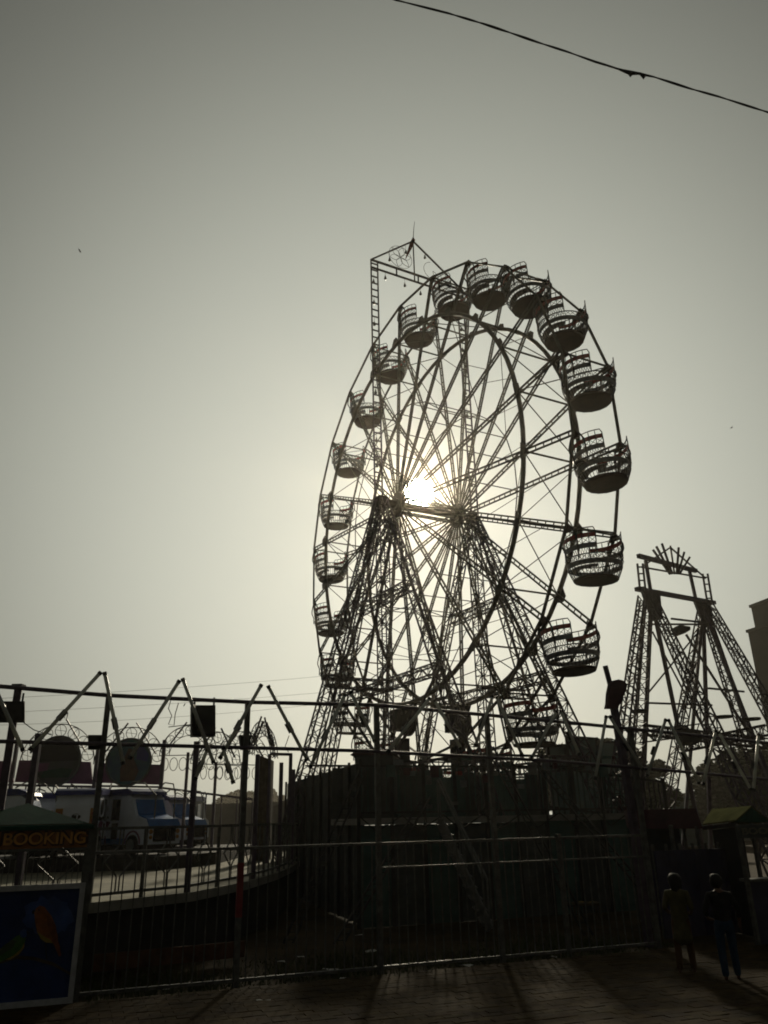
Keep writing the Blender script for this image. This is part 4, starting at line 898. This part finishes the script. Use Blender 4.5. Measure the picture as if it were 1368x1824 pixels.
for px, py in ((1139, 1267), (1288, 1277), (1338, 1281)): MB().lathe([(.05, -.05), (.32, -.04), (.34, .04), (.05, .06)], 14, at(px, py, 29.4)).build('leg_flange', 'dark_steel', sw)

# ------------------------------------------------------------------ building, far walls, trees
q = [(1338, 1082), (1460, 1050)]
bl = thing('stepped_building', 'dark windowless stepped building at the right edge', 'building', at(1368, 1440, 70))
u0, u1 = at(1338, 1083, 70), at(1460, 1060, 62); w0_, w1_ = at(1329, 1129, 70), at(1460, 1100, 62)
for (a, b, y0, dep) in ((u0, u1, 0, 14), (w0_, w1_, -.4, 15)):
    MB().prism([V((a.x, a.y + y0, -.1)), V((b.x, b.y + y0, -.1)), V((b.x, b.y + y0, a.z)), V((a.x, a.y + y0, a.z))], V((dep*.75, dep, 0))).build('wall', 'building', bl)
    MB().bar(V((a.x - .1, a.y + y0 - .1, a.z + .1)), V((b.x, b.y + y0 - .1, a.z + .1)), .3, .25).build('parapet', 'building', bl)
fw1 = thing('long_low_building', 'long low pale building behind the swing ride at the right', 'building', at(1290, 1455, 75))
a, b = at(1205, 1418, 75), at(1420, 1410, 72)
MB().prism([V((a.x, a.y, 0)), V((b.x, b.y, 0)), V((b.x, b.y, a.z)), V((a.x, a.y, a.z))], V((0, 8, 0))).build('wall', 'far_wall', fw1)
MB().bar(V((a.x, a.y - .2, a.z + .1)), V((b.x, b.y - .2, a.z + .1)), .8, .25).build('roof', 'concrete', fw1)
for k in range(5):
    p = at(1324 + k*13, 1428, 73.3); w = MB().box(V((p.x, p.y - .02, p.z - .9)), (.62, .1, 1.6)).build('window', 'pale_sheet', fw1)
    MB().box(V((p.x, p.y - .09, p.z - 1.5)), (.5, .05, .5)).build('pane', 'bus_glass', w)
fw2 = thing('boundary_wall', 'low grey boundary wall beneath the far trees at left', 'wall', at(420, 1460, 60))
a, b = at(120, 1440, 62), at(600, 1425, 60)
for k in range(12):
    p, q_ = a.lerp(b, k/12), a.lerp(b, (k + .99)/12)
    MB().prism([V((p.x, p.y, 0)), V((q_.x, q_.y, 0)), V((q_.x, q_.y, p.z)), V((p.x, p.y, p.z))], V((0, .3 + .02*(k % 2), 0))).build('wall_panel', 'far_wall', fw2)
fw3 = thing('boundary_wall', 'grey green boundary wall behind the slat fence at right', 'wall', at(1200, 1460, 62))
a, b = at(1000, 1408, 60), at(1290, 1424, 66)
for k in range(9):
    p, q_ = a.lerp(b, k/9), a.lerp(b, (k + .99)/9)
    MB().prism([V((p.x, p.y, 0)), V((q_.x, q_.y, 0)), V((q_.x, q_.y, p.z)), V((p.x, p.y, p.z))], V((0, .3 + .02*(k % 2), 0))).build('wall_panel', 'pale_sheet', fw3)
hb = thing('farm_shed', 'pale low shed roof right of the far trees', 'shed', at(505, 1450, 58))
pp = [at(x, y, 58) for x, y in ((488, 1436), (508, 1424), (545, 1414), (545, 1470), (488, 1470))]; pp[3].z = pp[4].z = 0
MB().prism(pp, V((0, 5, 0))).build('wall', 'far_wall', hb)
MB().bar(pp[0] + Z*.05 + V((0, -.2, 0)), pp[2] + Z*.05 + V((0, -.2, 0)), .6, .12).build('roof', 'concrete', hb)

def tree(label, px, top, Y, rx, m, seed, blobs, leaves, ls, trunk_px=None, group=None):
    rnd = random.Random(seed); b = at(px, 1455, Y); tp = at(px, top, Y); H = tp.z
    t = thing('broadleaf_tree', label, 'tree', V((b.x, b.y, 0)), None, group)
    base = V((b.x, b.y, 0)); mb = MB().tube([base, base + V((.1, 0, H*.3)), base + V((-.05, .1, H*.55))], [H*.035, H*.028, H*.015], 7)
    cl = []
    for k in range(blobs):
        a = rnd.uniform(0, 6.28); rr = rx*math.sqrt(rnd.random())*.8; hz = H*(.35 + .55*rnd.random()*(1 - .55*(rr/rx)**2))
        c = base + V((rr*math.cos(a), rr*math.sin(a)*.8, hz)); s = rx*rnd.uniform(.22, .36); cl.append((c, s))
        mb.tube([base + Z*H*.3, base.lerp(c, .5) + Z*H*.12, c], [H*.014, H*.009, H*.004], 5)
    mb.build('trunk', 'bark', t)
    lf = MB()
    for k in range(leaves):
        c, s = rnd.choice(cl); d = V((rnd.gauss(0, 1), rnd.gauss(0, 1), rnd.gauss(0, 1))).normalized()*s*rnd.random()**.4; d.z *= .75
        p = c + d; n = V((rnd.gauss(0, 1), rnd.gauss(0, 1), rnd.gauss(0, 1))).normalized(); x, y = frame_from(n); q = ls*rnd.uniform(.6, 1.3)
        if p.z < H*.16: continue
        lf.add([p - x*q, p + y*q*.5 + n*q*.1, p + x*q, p - y*q*.5 + n*q*.1], [(0, 1, 2, 3)])
    lf.build('crown', m, t)
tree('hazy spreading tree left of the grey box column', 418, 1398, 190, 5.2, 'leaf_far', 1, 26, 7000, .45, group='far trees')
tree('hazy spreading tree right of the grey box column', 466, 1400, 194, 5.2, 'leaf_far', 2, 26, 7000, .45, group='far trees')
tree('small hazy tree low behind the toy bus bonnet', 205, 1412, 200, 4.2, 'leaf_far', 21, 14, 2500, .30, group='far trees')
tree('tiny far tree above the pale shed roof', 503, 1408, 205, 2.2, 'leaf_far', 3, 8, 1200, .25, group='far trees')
tree('bushy tree behind the pale green sheet panels', 1052, 1308, 52, 4.2, 'leaf_near', 4, 30, 9000, .22, group='trees behind the rides')
tree('bushy tree between the sheet panels and swing ride', 1128, 1318, 55, 3.2, 'leaf_near', 5, 26, 7000, .22, group='trees behind the rides')
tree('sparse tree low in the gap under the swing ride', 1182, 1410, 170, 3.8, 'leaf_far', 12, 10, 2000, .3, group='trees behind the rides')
tree('dense dark tree at the right edge behind the swing ride', 1345, 1318, 60, 4.0, 'leaf_near', 6, 32, 10000, .24, group='trees behind the rides')
tree('rounded dark tree left of the right edge tree', 1298, 1348, 64, 3.0, 'leaf_near', 7, 26, 8000, .24, group='trees behind the rides')

# ------------------------------------------------------------------ people
def skinned(name, verts, edges, m, parent, root=0, sub=2):
    me = bpy.data.meshes.new(name); inv = MW[parent.name].inverted()
    me.from_pydata([tuple(inv @ V(v[:3])) for v in verts], edges, []); o = bpy.data.objects.new(name, me); sc.collection.objects.link(o); o.parent = parent
    mo = o.modifiers.new('skin', 'SKIN'); mo.use_smooth_shade = True
    sv = me.skin_vertices[0].data
    for i, v in enumerate(verts):
        r = v[3]; sv[i].radius = r if isinstance(r, tuple) else (r, r); sv[i].use_root = (i == root)
    o.modifiers.new('sub', 'SUBSURF').levels = sub; o.modifiers['sub'].render_levels = sub
    me.materials.append(MATS[m]); return o
def person(label, foot, H, yaw, parts, arms, hair_long, lower, upper, hem, headtilt):
    M = Matrix.Rotation(yaw, 3, 'Z'); t = thing('person', label, 'person', foot, M); W4 = MW[t.name]; k = H/1.7
    def w(p): q = W4 @ V((p[0]*k, p[1]*k, p[2]*k)); return (q.x, q.y, q.z, tuple(r*k for r in p[3]) if isinstance(p[3], tuple) else p[3]*k)
    hx, hy = headtilt
    body = [(0, 0, .95, (.105, .08)), (0, 0, 1.12, (.10, .075)), (0, .01, 1.28, (.13, .085)), (0, .01, 1.40, (.105, .065)), (0, .0, 1.47, .052), (hx*.4, hy*.4 - .01, 1.53, .06), (hx, hy - .02, 1.60, (.082, .095)), (hx*1.2, hy*1.2 - .015, 1.66, .062)]
    ed = [(0, 1), (1, 2), (2, 3), (3, 4), (4, 5), (5, 6), (6, 7)]
    for s in (-1, 1):
        i = len(body); f_ = s*.07; body += [(s*.09, 0, .88, .085), (s*.105, -.02 + f_*.5, .50, .058), (s*.11, .01 + f_*.8, .30, .052), (s*.115, .03 + f_, .09, .034), (s*.125, -.05 + f_, .035, .036), (s*.135, -.14 + f_, .025, .026)]
        ed += [(0, i), (i, i + 1), (i + 1, i + 2), (i + 2, i + 3), (i + 3, i + 4), (i + 4, i + 5)]
        i = len(body); el, wr, ha = arms[0 if s < 0 else 1]
        body += [(s*.17, .01, 1.385, .06), (*el, .042), (*wr, .030), (*ha, (.038, .022))]
        ed += [(3, i), (i, i + 1), (i + 1, i + 2), (i + 2, i + 3)]
        d = (V(ha) - V(wr)).normalized(); sd = V((0, -1, 0)) if abs(d.y) < .8 else Z; sd = (sd - d*sd.dot(d)).normalized(); up = d.cross(sd)
        j = i + 3
        for f, l in ((-.027, .062), (-.009, .075), (.009, .072), (.026, .055)):
            b = V(ha) + d*.03 + sd*f; m_ = b + d*l*.55 + up*.008; e = b + d*l + up*.026; n0 = len(body)
            body += [(*b, .0095), (*m_, .0085), (*e, .0065)]; ed += [(j, n0), (n0, n0 + 1), (n0 + 1, n0 + 2)]
        b = V(ha) - d*.02 - sd*.036; e = b + d*.045 - sd*.018; n0 = len(body); body += [(*b, .011), (*e, .008)]; ed += [(j, n0), (n0, n0 + 1)]
    skinned('body', [w(p) for p in body], ed, 'skin', t)
    hd = V((hx, hy - .02, 1.60))
    def B(mb, name, m, smooth=True): mb.v = [W4 @ (p*k) for p in mb.v]; return mb.build(name, m, t, smooth=smooth)
    hb_ = MB()
    n = 14
    for i in range(9):
        ph = math.pi*i/8
        for j in range(n):
            a = 2*math.pi*j/n; back = .5 + .5*math.sin(a)         # +y is the back of the head
            low = -.10 - (.16 if hair_long else .03)*back
            z = .125*math.cos(ph) if ph < math.pi/2 else low*(-math.cos(ph))*(1.0 if back > .25 else .35)
            r = ((.135 if hair_long else .115) + .016*math.sin(5*a + i*1.7) + .008*math.sin(11*a + i))*math.sin(ph)**.6
            hb_.v.append(hd + V((r*.9*math.cos(a), r*1.05*math.sin(a) + .018, z + .01)))
    for i in range(8):
        for j in range(n): hb_.f.append((i*n + j, i*n + (j + 1) % n, (i + 1)*n + (j + 1) % n, (i + 1)*n + j))
    B(hb_, 'hair', 'hair')
    fy = -.10
    for s in (-1, 1):
        B(MB().lathe([(.002, -.012), (.012, -.006), (.014, 0), (.012, .006), (.002, .012)], 8, hd + V((s*.032, fy + .015, .0))), 'eye', 'paper')
        B(MB().lathe([(.004, -.03), (.02, -.02), (.022, .01), (.012, .03)], 8, hd + V((s*.085, .01, -.01)), (V((0, 1, 0)), V((s*.4, 0, 0)), Z)), 'ear', 'skin')
    B(MB().tube([hd + V((0, fy + .008, .01)), hd + V((0, fy - .018, -.025)), hd + V((0, fy + .005, -.036))], [.008, .015, .008], 6), 'nose', 'skin')
    B(MB().tube([hd + V((-.025, fy + .02, -.06)), hd + V((0, fy + .008, -.06)), hd + V((.025, fy + .02, -.06))], .007, 6), 'mouth', 'maroon')
    tv = [(0, 0, .90, (.172, .135)), (0, 0, 1.12, (.16, .12)), (0, .01, 1.28, (.182, .125)), (0, .01, 1.40, (.13, .085)), (0, .01, 1.455, .064)]; te = [(0, 1), (1, 2), (2, 3), (3, 4)]
    if hem < .9: tv.append((0, 0, hem, (.205, .165))); te.append((0, 5))
    for s in (-1, 1):
        i = len(tv); el, wr, ha = arms[0 if s < 0 else 1]; mid_ = V(el).lerp(V(wr), .7 if upper == 'cloth_black' else .25)
        tv += [(s*.17, .01, 1.385, .07), (*el, .053), (*mid_, .045)]; te += [(3, i), (i, i + 1), (i + 1, i + 2)]
    skinned('top', [w(p) for p in tv], te, upper, t)
    lv = [(0, 0, .97, (.158, .122)), (0, 0, 1.05, (.145, .11))]; le = [(0, 1)]
    for s in (-1, 1):
        i = len(lv); f_ = s*.07; lv += [(s*.09, 0, .87, .096), (s*.105, -.02 + f_*.5, .50, .072), (s*.11, .01 + f_*.8, .30, .068), (s*.115, .028 + f_, .10, .06)]; le += [(0, i), (i, i + 1), (i + 1, i + 2), (i + 2, i + 3)]
    skinned('trousers', [w(p) for p in lv], le, lower, t)
    for s in (-1, 1): B(MB().prism([V((s*.12 - .042, .06 + s*.07, .0)), V((s*.12 + .042, .06 + s*.07, 0)), V((s*.14 + .045, -.16 + s*.07, 0)), V((s*.13 - .04, -.17 + s*.07, 0))], V((0, 0, .02))), 'sandal', 'cloth_dark', False)
A1 = (((-.24, .04, 1.14), (-.19, -.12, 1.02), (-.13, -.18, 1.04)), ((.25, .03, 1.13), (.20, -.14, 1.03), (.14, -.20, 1.06)))
A2 = (((-.27, .02, 1.16), (-.30, -.10, .95), (-.30, -.13, .87)), ((.29, .05, 1.15), (.24, -.06, 1.0), (.16, -.10, .98)))
person('person with dark bushy hair in long olive tunic standing near the fence end', gz(1226, 1739), 1.40, math.radians(155), None, A1, True, 'leggings', 'cloth_green', .50, (.0, -.02))
person('person in black top and blue jeans standing right of the other', gz(1306, 1752), 1.42, math.radians(170), None, A2, False, 'jeans', 'cloth_black', .95, (.01, -.03))

# ------------------------------------------------------------------ small things on the ground
cr = gz(1049, 1672); tb = thing('low_table', 'low dark table with sunlit scraps behind the fence at right', 'table', V((cr.x, cr.y + 3.0, 0)))
tc_ = at(1049, 1652, cr.y + 3.0); hz = max(.35, tc_.z)
MB().box(V((tc_.x, tc_.y, hz)), (.62, .45, .05)).build('tabletop', 'wood', tb)
for i in (-1, 1):
    for j in (-1, 1): MB().bar(V((tc_.x + i*.26, tc_.y + j*.18, 0)), V((tc_.x + i*.26, tc_.y + j*.18, hz - .03)), .045).build('leg', 'wood', tb)
def scrap(p, s, rnd):
    pts = [p + V((s*math.cos(a)*rnd.uniform(.6, 1.1), s*.7*math.sin(a)*rnd.uniform(.6, 1.1), rnd.uniform(0, .35)*s)) for a in [k*math.pi/3 for k in range(6)]]
    c = p + Z*s*.3
    return MB().add(pts + [c], [(i, (i + 1) % 6, 6) for i in range(6)])
rnd = random.Random(5)
for lab, x in (('yellow scrap lying on the low table, left one', -.14), ('yellow scrap lying on the low table, right one', .12)):
    o = scrap(V((tc_.x + x, tc_.y - .05, hz + .028)), .09, rnd).build('scrap', 'bird_yellow'); tag(o, lab, 'scrap', 'scraps on the low table')
LIT = [(296, 1765), (425, 1770), (612, 1748), (540, 1760), (470, 1790), (535, 1708), (580, 1730), (592, 1732), (660, 1697), (600, 1750), (500, 1718), (1025, 1694), (985, 1708), (1026, 1786), (700, 1795), (640, 1670), (830, 1725), (770, 1740)]
for i, (x, y) in enumerate(LIT):
    p = gz(x, y); o = scrap(p + Z*.015, rnd.uniform(.07, .16), rnd).build('litter', 'paper')
    tag(o, 'crumpled pale scrap of litter on the dark ground along the fence', 'litter', 'litter scattered along the fence')
gr = MB(); rnd = random.Random(9)
for k in range(9000):
    s = rnd.uniform(-1, 10.5); o = rnd.gauss(.7, .8)
    if o < -.7: continue
    p = Fs(s, 0, o) + Z*-.03; h = rnd.uniform(.04, .16)*(1.3 if math.sin(s*1.7) > 0 else .7); a = rnd.uniform(0, 6.28); d = V((math.cos(a), math.sin(a), 0))*.012; l = V((rnd.gauss(0, .04), rnd.gauss(0, .04), 0))
    gr.add([p - d, p + d, p + l + Z*h], [(0, 1, 2)])
tag(gr.build('grass', 'grass'), 'low rough grass and weeds along the foot of the fence', 'grass', kind='stuff')
# two tiny birds far up
for lab, px, py in (('tiny far bird in the upper left sky', 142, 447), ('tiny far bird in the right sky', 1303, 762)):
    c = at(px, py, 40); t = thing('bird', lab, 'bird', c)
    MB().tube([c + V((-.06, 0, 0)), c, c + V((.08, 0, .01))], [.01, .03, .008], 6).build('body', 'bird_dark', t)
    for s in (-1, 1): MB().add([c, c + V((.04, s*.1, .05)), c + V((-.02, s*.22, .02)), c + V((-.04, s*.05, 0))], [(0, 1, 2, 3)]).build('wing', 'bird_dark', t)

# ------------------------------------------------------------------ dusty air
hz_mat = bpy.data.materials.new('dusty_air'); hz_mat.use_nodes = True; t = hz_mat.node_tree; t.nodes.clear()
pv = t.nodes.new('ShaderNodeVolumePrincipled'); pv.inputs['Color'].default_value = (.96, .95, .90, 1); pv.inputs['Density'].default_value = .0004; pv.inputs['Anisotropy'].default_value = .82
p2 = t.nodes.new('ShaderNodeVolumePrincipled'); p2.inputs['Color'].default_value = (1.0, .76, .42, 1); p2.inputs['Density'].default_value = .00021; p2.inputs['Anisotropy'].default_value = .97   # narrow forward glow added to imitate lens glare round the sun
av = t.nodes.new('ShaderNodeAddShader'); t.links.new(pv.outputs[0], av.inputs[0]); t.links.new(p2.outputs[0], av.inputs[1])
ou = t.nodes.new('ShaderNodeOutputMaterial'); t.links.new(av.outputs[0], ou.inputs['Volume'])
MATS['dusty_air'] = hz_mat
hzb = MB().box((0, 15, 16), (860, 860, 34.5)).build('haze', 'dusty_air'); tag(hzb, 'thin dusty haze filling the whole fairground air', 'haze', kind='stuff')
